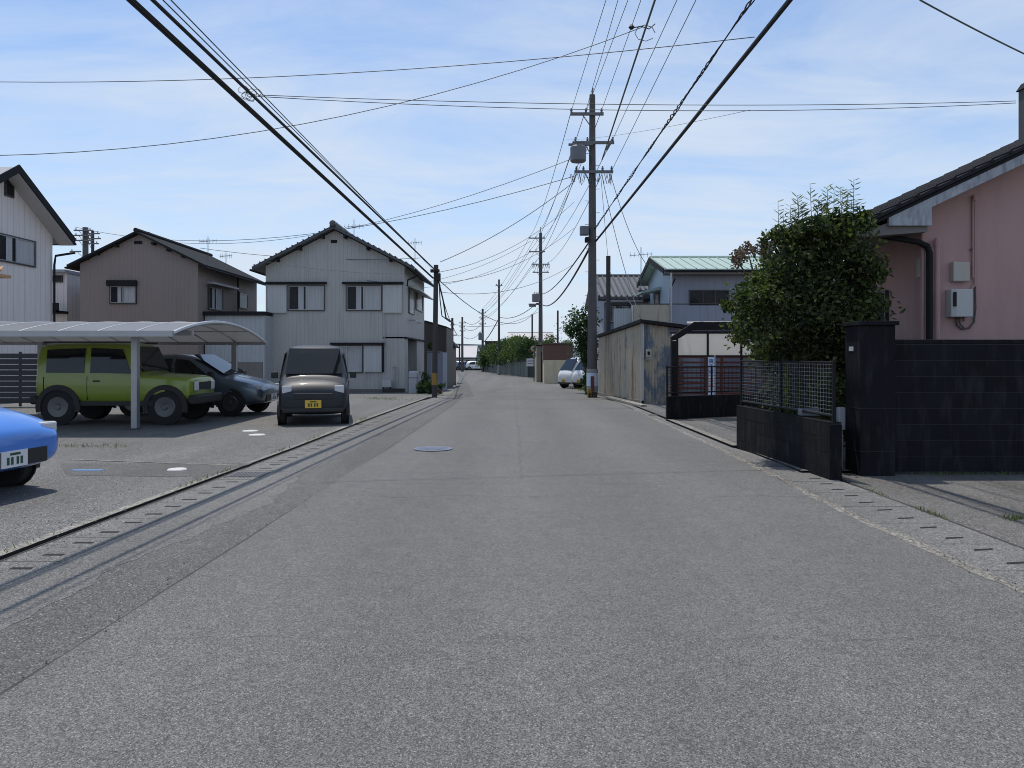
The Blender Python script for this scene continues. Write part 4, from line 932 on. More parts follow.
m = MB(); m.prism([Vector((x, 0, z)) for x, z in ((xp-.06, ZV(341, y)), (xp+.06, ZV(340, y)), (XU(692, y), ZV(330.5, y)), (XU(760, y), ZV(330.5, y)), (XU(760, y), ZV(322, y)), (XU(694, y), ZV(322, y)), (xp-.06, ZV(337, y)))], (0, y-.05, 0), (0, y+.07, 0)); m.build('beam', 'trim', cn)
m = MB(); m.prism([Vector((0, yy, z)) for yy, z in ((y, ZV(323, y)), (18.3, ZV(323, y)+.03), (18.3, ZV(323, y)+.07), (y, ZV(323, y)+.04))], (xp+.5, 0, 0), (8, 0, 0)); m.build('roof_sheet', 'polyw', cn)
y = 22.0
m = MB(); m.box(XU(672, y), XU(800, y), y, y+.01, ZV(355.5, y), ZV(333, y)); m.build('wall_sheet', 'polyw', cn)
m = MB()
for u in (677, 707.5, 741, 775): m.box(XU(u-.9, y), XU(u+.9, y), y-.06, y-.0, 0, ZV(332, y))
for v in (333, 356): m.box(XU(670, y), XU(800, y), y-.055, y-.005, ZV(v+.8, y), ZV(v-.8, y))
m.build('frame', 'trim', cn)
# things behind: red trellis, dark back
y = 23.3
t = thing('trellis_fence', 'dark red slatted fence seen through the driveway railing', 'fence', (5.6, y, 0))
m = MB()
for k in range(9): m.box(XU(676, y), XU(800, y), y, y+.02, .15+.16*k, .21+.16*k)
m.build('slats', 'red', t)
m = MB()
for u in (678, 706, 722, 742): m.box(XU(u, y)-.04, XU(u, y)+.04, y+.021, y+.08, 0, 1.55)
m.build('posts', 'rust_brown', t)
y = 23.9
t = thing('garage', 'dark garage at the back of the driveway', 'garage', (6.5, y+1, 0))
m = MB(); m.box(XU(674, y), XU(800, y), y+.6, y+.7, 0, ZV(334, y)); m.box(XU(800, y)-.1, XU(800, y), 19.5, y+.6, 0, ZV(334, y)); m.build('wall', 'mauve_wall', t)
m = MB(); m.box(XU(683, y), XU(704, y), y+.55, y+.6, .1, 1.45); m.build('shutter', 'blue_wall', t)
m = MB(); m.box(XU(674, y), XU(800, y), y-.1, y+1, ZV(334, y), ZV(331, y)); m.build('roof', 'trim2', t)
y = 21.4
t = thing('banner_flag', 'narrow white and blue banner with red lettering in the driveway', 'banner', (XU(711, y), y, 0))
m = MB(); m.box(XU(708, y), XU(714.3, y), y, y+.012, ZV(395, y), ZV(357, y)); m.build('cloth', 'banner', t)
m = MB(); m.tube([(XU(715, y), y, 0), (XU(715, y), y, ZV(355, y))], .015, 6); m.build('staff', 'greypl', t)
def glyph(mb, cx_, cz_, w_, kind, yy):
    h = w_; t_ = w_*.16
    def hb(x0, x1, z): mb.box(cx_+x0*w_, cx_+x1*w_, yy-.004, yy-.001, cz_+z*h-t_/2, cz_+z*h+t_/2)
    def vb(x, z0, z1): mb.box(cx_+x*w_-t_/2, cx_+x*w_+t_/2, yy-.0075, yy-.0045, cz_+z0*h, cz_+z1*h)
    if kind == 0: hb(-.45, .45, .3); hb(-.45, .45, -.1); vb(0, -.45, .45); vb(-.35, -.45, .3); vb(.35, -.45, .3)
    if kind == 1: hb(-.4, .4, .4); hb(-.3, .3, .1); hb(-.45, .45, -.4); vb(0, -.4, .4); vb(.3, -.2, .1)
    if kind == 2: vb(-.3, -.45, .45); hb(-.45, 0, .15); hb(.05, .45, .35); hb(.05, .45, -.05); vb(.3, -.45, .35)
m = MB(); cxn = XU(711.2, y)
for i, v in enumerate((361, 366.5, 372)): glyph(m, cxn, ZV(v, y), .12, i % 3, y)
m.build('blue_lettering', 'bannerb', t)
m = MB()
for i, v in enumerate((380, 386)): glyph(m, cxn, ZV(v, y), .12, (i+1) % 3, y)
m.build('red_lettering', 'bannerr', t)

# ------------------------------------------------------------------ rusty shed
sh_ = thing('shed', 'rusty corrugated metal shed at the right road edge', 'shed', (5, 27, 0))
pn, pf_ = Vector((XU(642.5, 23.2), 23.2, 0)), Vector((XU(598.8, 31.0), 31.0, gz(31)))
zn, zf = ZV(323.5, 23.2), ZV(338, 31)
def corrug(name, a, b_, za, zb_, base, parent, m_='rusty', pitch=.11, amp=.014, top_in=0, ridges=None):
    d = Vector((b_.x-a.x, b_.y-a.y, 0)); L_ = d.length; d.normalize(); n = Vector((d.y, -d.x, 0)); m = MB(); k = int(L_/pitch*4)
    for i in range(k+1):
        s_ = L_*i/k; q = (i % 4); o = amp if q in (1, 2) else -amp
        p = a+d*s_+n*o; zt = za+(zb_-za)*s_/L_; zb0 = base
        m.v += [(p.x, p.y, zb0), (p.x, p.y, zt)]
        if i: j_ = 2*i; m.f.append((j_-2, j_, j_+1, j_-1))
    return m.build(name, m_, parent)
corrug('side_wall', pf_, pn, zf, zn, -.15, sh_)
fr = Vector((XU(683, 23.6), 23.6, 0))
corrug('front_wall', pn, fr, zn, ZV(329, 23.6), -.02, sh_, 'rusty_blue')
m = MB(); m.prism([pf_+Vector((.25, .1, 0)), pn+Vector((.15, .12, 0)), fr+Vector((0, .15, 0)), Vector((6.2, 31, 0))], (0, 0, -.15), (0, 0, 2.2)); m.build('inner_wall', 'dark', sh_)
m = MB()
d = (pn-pf_).normalized()
m.add([pf_-d*.2+Vector((-.12, 0, zf-gz(31)+.02)), pn+d*.25+Vector((-.12, 0, zn+.02)), fr+Vector((.1, -.2, ZV(329, 23.6)+.02)), Vector((6.3, 31.2, zf+.02)),
       pf_-d*.2+Vector((-.12, 0, zf-gz(31)+.12)), pn+d*.25+Vector((-.12, 0, zn+.12)), fr+Vector((.1, -.2, ZV(329, 23.6)+.12)), Vector((6.3, 31.2, zf+.12))],
      [(0, 3, 2, 1), (4, 5, 6, 7), (0, 1, 5, 4), (1, 2, 6, 5), (2, 3, 7, 6), (3, 0, 4, 7)])
for v in m.v: pass
m.build('roof', 'trim', sh_)
m = MB(); m.box(pn.x-.05, pn.x+.03, pn.y-.05, pn.y+.03, -.02, zn); m.build('corner_trim', 'grey_siding', sh_)
m = MB(); q = pn+(fr-pn)*.13; m.box(XU(646, 23.1), XU(651.5, 23.1), 23.1, 23.25, ZV(357.5, 23.1), ZV(349, 23.1)); mo = m.build('meter_box', 'beigepl', sh_, bevel=.01)
m = MB(); m.box(XU(647.6, 23.09), XU(650, 23.09), 23.09, 23.099, ZV(355, 23.1), ZV(351.5, 23.1)); m.build('meter_window', 'trim', mo)
m = MB(); m.tube([(XU(643.5, 23.1), 23.1, ZV(358, 23.1)), (XU(643.5, 23.1), 23.1, ZV(326, 23.1))], .02, 6); m.tube([(XU(646, 23.1), 23.12, ZV(359, 23.1)), (XU(653, 23.1), 23.12, ZV(359, 23.1))], .015, 6); m.build('conduit', 'greypl', sh_)
m = MB(); m.prism([pf_+Vector((-.04, 0, .0)), pn+Vector((-.04, -.05, 0)), pn+Vector((.03, -.05, 0)), pf_+Vector((.03, 0, 0))], (0, 0, -.1), (0, 0, .12)); m.build('foundation', 'concwall', sh_)
m = MB(); m.prism([Vector((XU(606, 26.2), 26.4, 0)), Vector((XU(641, 21.6), 21.6, 0)), Vector((XU(648, 21.6), 21.8, 0)), Vector((XU(612, 26.2), 26.7, 0))], (0, 0, .0), (0, 0, .09)); tag(centre(m.build('kerb_ramp', 'kerb', bevel=.02)), 'loose concrete kerb ramp in front of the rusty shed', 'ramp')

# ------------------------------------------------------------------ houses F (green roof) and G (tiled)
yF = 31.0
hF = thing('house', 'blue grey two storey house with pale green metal roof', 'house', (9, yF+3, gz(yF)), 0, 'houses along the street')
xf0 = XU(672.5, yF); xf1 = 13.5
yF2 = xf0*F/(648.5-CU)
yF2 = min(yF2, yF+6)
zeF = ZV(269, yF); ymF = (yF+yF2)/2; zrF = ZV(259.5, ymF)
m = MB(); m.prism([Vector((0, y_, z)) for y_, z in ((yF, -.3), (yF2, -.3), (yF2, zeF), (ymF, zrF-.1), (yF, zeF))], (xf0+.004, 0, 0), (xf1, 0, 0)); m.build('wall', 'mauve_wall', hF)
m = MB(); m.prism([Vector((0, y_, z)) for y_, z in ((yF+.01, 2.9), (yF2-.01, 2.9), (yF2-.01, zeF), (ymF, zrF-.12), (yF+.01, zeF))], (xf0-.02, 0, 0), (xf0+.003, 0, 0)); m.build('gable_wall', 'blue_wall', hF)
s = (zrF-zeF)/(ymF-yF); r = MB(); ov = .55
for sg in (-1, 1):
    q = [(ymF, zrF), (ymF+sg*(ymF-yF+ov), zeF-ov*s+.02), (ymF+sg*(ymF-yF+ov), zeF-ov*s+.1), (ymF, zrF+.09)]
    r.prism([Vector((0, y_, z)) for y_, z in q], (xf0-.45, 0, 0), (xf1+.4, 0, 0))
rf = r.build('roof', 'greenroof', hF)
r = MB(); x = xf0-.4
while x < xf1: r.tube([(x, yF-ov, zeF-ov*s+.12), (x, ymF, zrF+.11)], .022, 4); x += .42
r.tube([(xf0-.45, ymF, zrF+.12), (xf1, ymF, zrF+.12)], .05, 6); r.build('roof_seams', 'greenroof', rf)
r = MB()
for sg in (-1, 1):
    q = [(ymF, zrF-.16), (ymF+sg*(ymF-yF+ov), zeF-ov*s-.1), (ymF+sg*(ymF-yF+ov), zeF-ov*s+.11), (ymF, zrF+.10)]
    r.prism([Vector((0, y_, z)) for y_, z in q], (xf0-.49, 0, 0), (xf0-.452, 0, 0))
r.build('bargeboard', 'trim', hF)
r = MB(); r.box(xf0-.45, xf1, yF-ov-.12, yF-ov-.01, zeF-ov*s-.03, zeF-ov*s+.04); r.tube([(xf0-.0, yF-.5, zeF-.45), (xf0-.1, yF-.1, zeF-.8), (xf0-.1, yF-.06, 2.5)], .035, 6); r.build('gutter', 'trim', hF)
r = MB(); r.box(xf0-.4, xf1, yF-ov+.0, yF-.0, zeF-ov*s-.12, zeF-ov*s-.04); r.build('eave_board', 'soffit', hF)
window(hF, (0, yF, 0), (1, 0, 0), (0, -1, 0), XU(690, yF), XU(728, yF), ZV(305, yF), ZV(291, yF), curt=0, mull=2)
window(hF, (xf0-.02, 0, 0), (0, 1, 0), (-1, 0, 0), yF+2.6, yF+3.6, ZV(304, 34), ZV(294, 34), curt=1, mull=0)
r = MB(); r.prism([Vector((x, 0, z)) for x, z in ((xf0-.02, ZV(288, 34)), (xf0-.9, ZV(293, 34)), (xf0-.9, ZV(294.5, 34)), (xf0-.02, ZV(291, 34)))], (0, yF+2.2, 0), (0, yF+4.2, 0)); r.build('side_awning', 'greenroof', hF)
# balcony of F
y = 28.6
r = MB(); r.box(XU(672, y), XU(760, y), y, y+.06, 2.0, ZV(305.5, y)); r.box(XU(672, y)-.0, XU(672, y)+.06, y+.06, yF, 2.0, ZV(305.5, y)); r.build('balcony_panel', 'mauve_wall', hF)
r = MB(); r.box(XU(633.5, y), XU(671.5, y), y+.002, y+.05, 2.0, ZV(304.5, y)); r.build('brown_panel', 'rusty', hF)
r = MB(); r.tube([(XU(633, y), y, ZV(304, y)), (XU(760, y), y, ZV(304, y))], .02, 6); r.build('balcony_rail', 'trim', hF); r = MB(); r.tube([(XU(671, y), y-.05, 2.0), (XU(671, y), y-.05, ZV(273, y))], .035, 6); r.build('balcony_post', 'greypl', hF)
r = MB(); r.box(XU(615, y), XU(633, y), y+.3, y+.35, 2.0, ZV(308, y)); r.box(XU(632.7, y), XU(633.2, y), y+.0, y+.35, 2.0, ZV(305, y)); r.build('white_panel', 'panel_pale', hF)
antenna(XU(641, 35), 35, ZV(290, 35), 2.0, 'television antenna above the dark tiled roof', .5)
yG_ = 36.5
hG = thing('house', 'blue grey house with dark tiled roof behind the rusty shed', 'house', (XU(622, yG_), yG_+3, gz(yG_)), 0, 'houses along the street')
xg0, xg1 = XU(604, yG_), XU(660, yG_)
gable(hG, xg0, xg1, yG_, yG_+5.5, gz(yG_)-.1, ZV(298, yG_)+.1, ZV(279, yG_+2.7), 'X', .55, 'mauve_wall', 'tile', .13, .35)
r = MB(); ym = yG_+2.75; zr = ZV(279, yG_+2.7); ze = ZV(298, yG_)+.1; s = (zr-ze)/2.75; x = xg0-.3
while x < xg1: r.tube([(x, yG_-.58, ze-.55*s+.17), (x, ym, zr+.17)], .05, 6); x += .27
r.build('tile_rows', 'tile', hG)
for (a, b_, c_, d_) in ((610, 616, 322, 306), (619, 629, 322, 306)): window(hG, (0, yG_, 0), (1, 0, 0), (0, -1, 0), XU(a, yG_), XU(b_, yG_), ZV(c_, yG_), ZV(d_, yG_), curt=.8, mull=0)
r = MB(); r.box(XU(604, yG_), XU(640, yG_), yG_-.9, yG_, ZV(303, yG_), ZV(301.5, yG_)); r.build('pent_roof', 'greyroof', hG)
# low dark-roofed building at far right pole foot
# storage block & walls right
yS = YG(383.5)
st = thing('storage_building', 'storage building with cream lower wall and rusty brown upper box', 'building', (XU(552, yS), yS+1, gz(yS)))
x0, x1 = XU(544, yS), XU(574, yS-1)
m = MB(); m.box(x0, x1, yS, yS+3.0, gz(yS)-.1, ZV(360, yS)); m.build('lower_wall', 'beige_wall', st)
m = MB(); m.box(x0-.06, x1, yS+.05, yS+3.0, ZV(359.9, yS), ZV(344.5, yS)); m.build('upper_box', 'rust_brown', st)
m = MB(); m.box(x0-.2, x1, yS-.05, yS+3.1, ZV(344.4, yS), ZV(342.8, yS)); m.build('roof', 'wood', st)
yS2 = yS+3.3
st = thing('garage', 'narrow taupe garage with dark doorway beyond the storage building', 'garage', (XU(541, yS2), yS2+1, gz(yS2)))
m = MB(); m.box(XU(536.5, yS2), XU(548, yS2), yS2, yS2+5, gz(yS2)-.1, ZV(346, yS2)); m.build('wall', 'beige_dull', st)
m = MB(); m.box(XU(541, yS2), XU(543.5, yS2), yS2-.03, yS2, gz(yS2), ZV(352, yS2)); m.build('door', 'dark', st)
m = MB(); m.box(XU(536, yS2), XU(548, yS2), yS2-.1, yS2+5, ZV(346, yS2), ZV(345, yS2)); m.build('roof', 'trim', st)
# traffic mirror
y = YG(381.5)
t = thing('traffic_mirror', 'orange rimmed traffic mirror on a post by the side street', 'mirror', (XU(534, y), y, gz(y)))
MB().tube([(XU(534, y), y, gz(y)), (XU(534, y), y, ZV(346, y))], .045, 8).build('post', 'pole_dark', t)
m = MB(); m.lathe((XU(533.5, y), y-.12, ZV(349, y)), (0, 1, 0), [(0, .24), (.03, .28), (.10, .22)], 18); mm = m.build('rim', 'orange', t)
m = MB(); m.lathe((XU(533.5, y), y-.13, ZV(349, y)), (0, 1, 0), [(0, .16), (.012, .21)], 18); m.build('mirror_face', 'mirror', mm)
m = MB(); m.lathe((XU(535, y), y-.1, ZV(355, y)), (0, 1, 0), [(0, .18), (.03, .2), (.06, .16)], 16); m.build('small_mirror', 'mirror', t)
# green fence
p0, p1 = G(527.5, 377.4), G(484.5, 371.6)
t = thing('panel_fence', 'long dark green fence under the clipped trees', 'fence', (p0+p1)*.5)
k = 16; zt0, zt1 = ZV(362, p0.y)-gz(p0.y), ZV(360.5, p1.y)+.7
for i in range(k):
    a, b_ = p0.lerp(p1, i/k), p0.lerp(p1, (i+.94)/k)
    for q in (a, b_): q.z = gz(q.y)
    m = MB(); zt = zt0+(zt1-zt0)*i/k
    m.prism([a+Vector((0, 0, 0)), b_, b_+Vector((0, 0, zt)), a+Vector((0, 0, zt))], (0, 0, 0), (.08, .02, 0)); m.build('panel', 'greenfence', t)
m = MB(); m.box(p0.x+.05, p0.x+9, p0.y, p0.y+.1, gz(p0.y), ZV(362, p0.y)); m.build('side_panel', 'greenfence', t)
y = p0.y-.2
t = thing('sign_board', 'pale blank looking sign board on the dark green fence corner', 'sign', (XU(531, y), y, gz(y)))
m = MB(); m.box(XU(526.5, y), XU(536, y), y, y+.05, ZV(366.3, y), ZV(358.5, y)); m.build('board', 'whitepl', t)
m = MB(); m.box(XU(527.5, y), XU(534.5, y), y-.008, y-.002, ZV(361.5, y), ZV(360.5, y)); m.box(XU(527.5, y), XU(533, y), y-.008, y-.002, ZV(364, y), ZV(363.2, y)); m.build('lettering', 'trafo', t)
m = MB(); m.tube([(XU(528, y), y+.08, gz(y)), (XU(528, y), y+.08, ZV(360, y))], .04, 6); m.tube([(XU(535, y), y+.08, gz(y)), (XU(535, y), y+.08, ZV(360, y))], .04, 6); m.build('posts', 'pole_dark', t)
t['label'] = 'pale sign board at the corner of the dark green fence'

# ------------------------------------------------------------------ left fences under the carport
y = 21.5
t = thing('slat_fence', 'dark horizontal slat fence behind the carport at far left', 'fence', (XU(20, y), y, 0))
m = MB()
for k in range(9): m.box(XU(-70, y), XU(40, y), y, y+.03, .15+.16*k, .29+.16*k)
m.build('slats', 'slat', t)
m = MB()
for u in (-69, -30, 19, 39): m.box(XU(u, y)-.03, XU(u, y)+.03, y+.031, y+.08, .05, 1.62)
m.build('posts', 'alu_dark', t)
y = 30.5
m = MB(); m.box(XU(35, y), XU(262, y), y, y+.12, gz(y)-.1, ZV(362, y)); tag(centre(m.build('boundary_wall', 'concwall')), 'grey block wall behind the parked cars', 'wall')

# ------------------------------------------------------------------ carport
xR, xL = -6.35, -17.5; y0, y1 = 14.0, 19.3; zn_, zp, zf_ = 1.91, 2.22, 1.84
cp = thing('carport', 'long curved translucent carport roof over the left parking bays', 'carport', (xR-5, 16.5, .07))
def arch(t_): yy = y0+(y1-y0)*t_; return yy, zn_+(zf_-zn_)*t_+(zp-(zn_+zf_)/2)*4*t_*(1-t_)
m = MB(); K = 14
for i in range(K+1):
    yy, z = arch(i/K); m.v += [(xL, yy, z), (xR, yy, z), (xL, yy, z+.008), (xR, yy, z+.008)]
    if i: q = 4*i; m.f += [(q-4, q, q+1, q-3), (q-2, q-1, q+3, q+2)]
m.build('roof_sheet', 'polyc', cp, smooth=True)
m = MB(); x = xR
while x >= xL:
    m.tube([(x, arch(i/K)[0], arch(i/K)[1]+(.0 if x != xR else .0)) for i in range(K+1)], .022 if x != xR else .04, 6); x -= .74
for i in (4, 8, 11): yy, z = arch(i/K); m.tube([(xL, yy, z+.0), (xR, yy, z+.0)], .014, 6)
m.build('ribs', 'alu', cp)
m = MB(); m.box(xL, xR+.03, y0-.05, y0+.04, zn_-.06, zn_+.05); m.box(xL, xR+.03, y1-.04, y1+.05, zf_-.06, zf_+.04); m.build('edge_beam', 'alu', cp)
m = MB(); m.box(xL, xR+.0, 14.86, 14.98, 1.9, 1.99); m.build('main_beam', 'alu', cp)
for x in (XU(135, 14.9), -11.4, -15.3):
    m = MB(); m.box(x-.06, x+.06, 14.85, 14.99, .05, 1.9); m.build('post', 'alu', cp, bevel=.008)
m = MB(); x = XU(233.7, 19.1); m.box(x-.06, x+.06, 19.1, 19.2, .05, 1.84); m.build('post', 'alu', cp)
m = MB(); m.box(x-5, x-4.88, 19.1, 19.2, .05, 1.84); m.build('post', 'alu', cp)

# ------------------------------------------------------------------ vehicles (local: +x front, z up, built at origin)
def veh(name, label, loc, rotz, st, body, wheels, R_=.29, plate='platey', side=None, screens=None, group='parked vehicles', flare=False, roofm=None, lights=True, extras=None, sub=2, wwid=.17):
    """st: stations (x, zbottom, halfwidth low, zbelt, halfwidth belt, ztop, halfwidth top)"""
    t = thing(name, label, 'van' if name == 'kei_van' else 'car', loc, rotz, group)
    n = 12; b = MB(False); rings = []
    for (x, z0, w0, zb, wb, zt, wt) in st:
        half = [(0, z0), (w0*.8, z0), (w0, z0+.09), (wb+.01, (z0+zb)*.5+.03), (wb, zb), (wt, zt-.05), (wt*.72, zt), (0, zt+.02)]
        ring = [(x, y_, z) for y_, z in half]+[(x, -y_, z) for y_, z in half[1:-1][::-1]]
        rings.append(ring)
    k = len(rings[0]); vs = [p for r_ in rings for p in r_]; fs = []
    for i in range(len(rings)-1):
        for j_ in range(k): fs.append((i*k+j_, (i+1)*k+j_, (i+1)*k+(j_+1) % k, i*k+(j_+1) % k))
    fs += [tuple(range(k)), tuple((len(rings)-1)*k+j_ for j_ in range(k))[::-1]]
    b.add(vs, fs); bo = b.build('body', body, t, smooth=True, sub=sub)
    def sec(x):
        for a, c in zip(st, st[1:]):
            if a[0] >= x >= c[0] or a[0] <= x <= c[0]:
                f = 0 if a[0] == c[0] else (x-a[0])/(c[0]-a[0]); return [a[i]+(c[i]-a[i])*f for i in range(7)]
        return list(st[-1])
    for poly_ in side or []:
        for sg in (1, -1):
            pts = []
            for (x, q) in poly_:
                s_ = sec(x); z = s_[3]+(s_[5]-.05-s_[3])*q; yy = s_[4]+(s_[6]-s_[4])*q; pts.append(Vector((x, sg*(yy-.003), z)))
            m = MB(False); m.prism(pts, (0, 0, 0), (0, sg*.012, .003)); m.build('window', 'cglass', t)
    if side:
        xs_ = [(side[0][0][0]+side[0][1][0])/2-.05, (side[0][-1][0]+side[1][0][0])/2, side[1][-1][0]+.04]
        for sg in (1, -1):
            for x in xs_:
                s_ = sec(x); m = MB(False); m.tube([(x, sg*(s_[2]-.006), s_[1]+.11), (x, sg*(s_[4]+.003), (s_[1]+s_[3])/2+.03), (x, sg*(s_[4]-.004), s_[3]-.01)], .008, 5); m.build('door_seam', 'trim', t)
    for quad in screens or []:          # four (x,y,z) corners
        pts = [Vector(p) for p in quad]; nn_ = (pts[1]-pts[0]).cross(pts[2]-pts[0]).normalized()
        if nn_.x*pts[0].x < 0: nn_ = -nn_
        m = MB(False); m.prism(pts, nn_*.0, nn_*.018); m.build('windscreen', 'cglass', t)
    for wx in wheels:
        for sg in (1, -1):
            s_ = sec(wx); yy = max(s_[2], s_[4])
            m = MB(False); m.lathe((wx, sg*(yy-wwid+.01), R_), (0, sg, 0), [(0, R_*.9), (.02, R_), (wwid-.02, R_), (wwid, R_*.9), (wwid+.004, R_*.68)], 24)
            wh = m.build('wheel', 'rubber', t, smooth=False)
            m = MB(False); m.lathe((wx, sg*(yy+.012), R_), (0, sg, 0), [(0, R_*.64), (.012, R_*.6), (.004, R_*.2), (.02, R_*.16)], 20); m.build('rim', 'rim', wh)
            # arch
            m = MB(False); kk = 14
            for i in range(kk+1):
                a = math.pi*(-.08+1.16*i/kk); 
                for rr_ in (R_*1.04, R_*(1.34 if flare else 1.2)):
                    for dy in (-.05, .022 if flare else .008): m.v.append((wx+rr_*math.cos(a), sg*(yy+dy), R_+rr_*math.sin(a)))
                if i: q = 4*i; m.f += [(q-4, q-2, q+2, q), (q-3, q+1, q+3, q-1), (q-2, q-1, q+3, q+2), (q-4, q, q+1, q-3)]
            m.build('wheel_arch', 'blackpl', t)
            m = MB(False); m.lathe((wx, sg*(yy-.02), R_), (0, sg, 0), [(0, R_*1.1), (.024, R_*1.1)], 20); m.build('wheel_well', 'dark', t)
    if extras: extras(t, sec)
    return t
def ploc(t, x, y_, z, nx, w_=.33, h_=.165, m_='platey'):
    m = MB(False); m.box(min(x, x+nx*.015), max(x, x+nx*.015), y_-w_/2, y_+w_/2, z-h_/2, z+h_/2); p = m.build('number_plate', m_, t)
    m = MB(False)
    for k, q in enumerate((-.10, -.05, .02, .07)): m.box(min(x+nx*.0155, x+nx*.018), max(x+nx*.0155, x+nx*.018), y_+q, y_+q+.03, z-.055, z+.02)
    m.box(min(x+nx*.0155, x+nx*.018), max(x+nx*.0155, x+nx*.018), y_-.06, y_+.07, z+.038, z+.062)
    m.build('plate_digits', 'ink', p)
def lamp(t, x, y_, z, dx, dy, dz, m_, nm='headlight'):
    m = MB(False); m.box(x-dx, x+dx, y_-dy, y_+dy, z-dz, z+dz); m.build(nm, m_, t, bevel=.02)

# green off-roader, facing right (+x world)
st = [(-1.62, .50, .60, .95, .66, 1.55, .60), (-1.60, .42, .66, .98, .70, 1.66, .62), (-1.45, .40, .70, .99, .715, 1.70, .64), (-.4, .38, .71, 1.0, .72, 1.72, .65), (.28, .38, .71, 1.0, .72, 1.70, .64), (.36, .38, .71, 1.0, .72, 1.66, .63), (.58, .38, .71, 1.01, .72, 1.08, .68), (.62, .38, .71, 1.0, .72, 1.055, .68), (1.45, .40, .71, .95, .70, 1.01, .66), (1.60, .42, .68, .92, .68, .98, .64), (1.64, .50, .62, .85, .62, .93, .6)]
def ex_green(t, sec):
    lamp(t, 1.66, .42, .78, .02, .1, .1, 'lampglass'); lamp(t, 1.66, -.42, .78, .02, .1, .1, 'lampglass')
    m = MB(False); m.box(1.64, 1.68, -.3, .3, .70, .86); m.build('grille', 'blackpl', t)
    m = MB(False); m.box(1.6, 1.78, -.72, .72, .40, .60); m.build('bumper', 'blackpl', t, bevel=.04)
    m = MB(False); m.box(-1.74, -1.58, -.70, .70, .40, .58); m.build('bumper', 'blackpl', t, bevel=.04)
    m = MB(False); m.lathe((-1.63, 0, .88), (-1, 0, 0), [(0, .26), (.02, .33), (.17, .33), (.19, .26)], 24); m.build('spare_wheel', 'rubber', t)
    m = MB(False); m.box(-1.2, 1.2, -.722, -.70, .38, .47); m.box(-1.2, 1.2, .70, .722, .38, .47); m.build('sill', 'blackpl', t)
    for sg in (1, -1):
        m = MB(False); m.box(.50, .62, sg*.80-.09, sg*.80+.09, 1.02, 1.17); m.build('door_mirror', 'blackpl', t, bevel=.02)
        m = MB(False); m.box(-.38, -.25, sg*.727-.012, sg*.727+.012, .88, .91); m.build('door_handle', 'blackpl', t)
    m = MB(False); m.box(-1.5, .35, -.60, -.57, 1.70, 1.73); m.box(-1.5, .35, .57, .6, 1.70, 1.73); m.build('rain_gutter', 'blackpl', t)
gy_ = 16.45
veh('off_road_car', 'boxy lime green off road car parked under the carport', (XU(129, gy_), gy_, .07), R(0), st, 'green_car', (-1.12, 1.12), .35,
    side=[[(-1.38, .12), (-1.38, .85), (-.58, .88), (-.58, .1)], [(-.45, .1), (-.45, .88), (.2, .86), (.42, .1)]],
    screens=[[(.60, .60, 1.09), (.60, -.60, 1.09), (.37, -.56, 1.62), (.37, .56, 1.62)], [(-1.62, .5, 1.08), (-1.62, -.5, 1.08), (-1.62, -.48, 1.5), (-1.62, .48, 1.5)]], flare=True, extras=ex_green, wwid=.2)
# grey hatchback behind
st = [(-1.9, .42, .66, .85, .70, 1.15, .6), (-1.85, .32, .76, .88, .78, 1.30, .58), (-1.5, .25, .82, .92, .83, 1.46, .60), (-.4, .22, .83, .92, .84, 1.50, .62), (.1, .22, .83, .91, .84, 1.48, .62), (.95, .22, .83, .90, .84, .99, .74), (1.05, .22, .83, .88, .83, .95, .74), (1.65, .24, .80, .78, .80, .84, .68), (1.9, .30, .70, .66, .70, .72, .6), (1.97, .36, .60, .58, .60, .64, .5)]
def ex_hatch(t, sec):
    lamp(t, 1.80, .6, .68, .08, .1, .06, 'lampglass'); lamp(t, 1.80, -.6, .68, .08, .1, .06, 'lampglass')
    m = MB(False); m.box(1.93, 1.97, -.45, .45, .34, .50); m.build('grille', 'blackpl', t, bevel=.01)
    lamp(t, -1.86, .66, .92, .04, .06, .12, 'redlens', 'tail_light'); lamp(t, -1.86, -.66, .92, .04, .06, .12, 'redlens', 'tail_light')
    ploc(t, 1.965, 0, .42, 1, m_='platew')
    for sg in (1, -1):
        m = MB(False); m.box(.72, .84, sg*.92-.08, sg*.92+.08, .95, 1.07); m.build('door_mirror', 'blackpl', t, bevel=.02)
sg_h = [[(-1.35, .25), (-1.0, .82), (-.32, .88), (-.32, .1), (-1.3, .1)], [(-.22, .1), (-.22, .88), (.12, .84), (.72, .12)]]
scr_h = [[(.98, .66, 1.0), (.98, -.66, 1.0), (.16, -.53, 1.47), (.16, .53, 1.47)], [(-1.87, .5, 1.0), (-1.87, -.5, 1.0), (-1.6, -.48, 1.38), (-1.6, .48, 1.38)]]
veh('hatchback_car', 'grey hatchback parked behind the green off road car', (XU(198, 19.0), 19.0, .05), R(-4), st, 'grey_car', (-1.25, 1.22), .30, side=sg_h, screens=scr_h, extras=ex_hatch)
# blue hatchback at left edge, front to the street
bx = XU(54, 8.15)-1.97
veh('hatchback_car', 'bright blue hatchback cut by the left edge of the picture', (bx, 7.8, .03), R(-8), st, 'blue_car', (-1.25, 1.22), .29, side=sg_h, screens=scr_h, extras=ex_hatch)
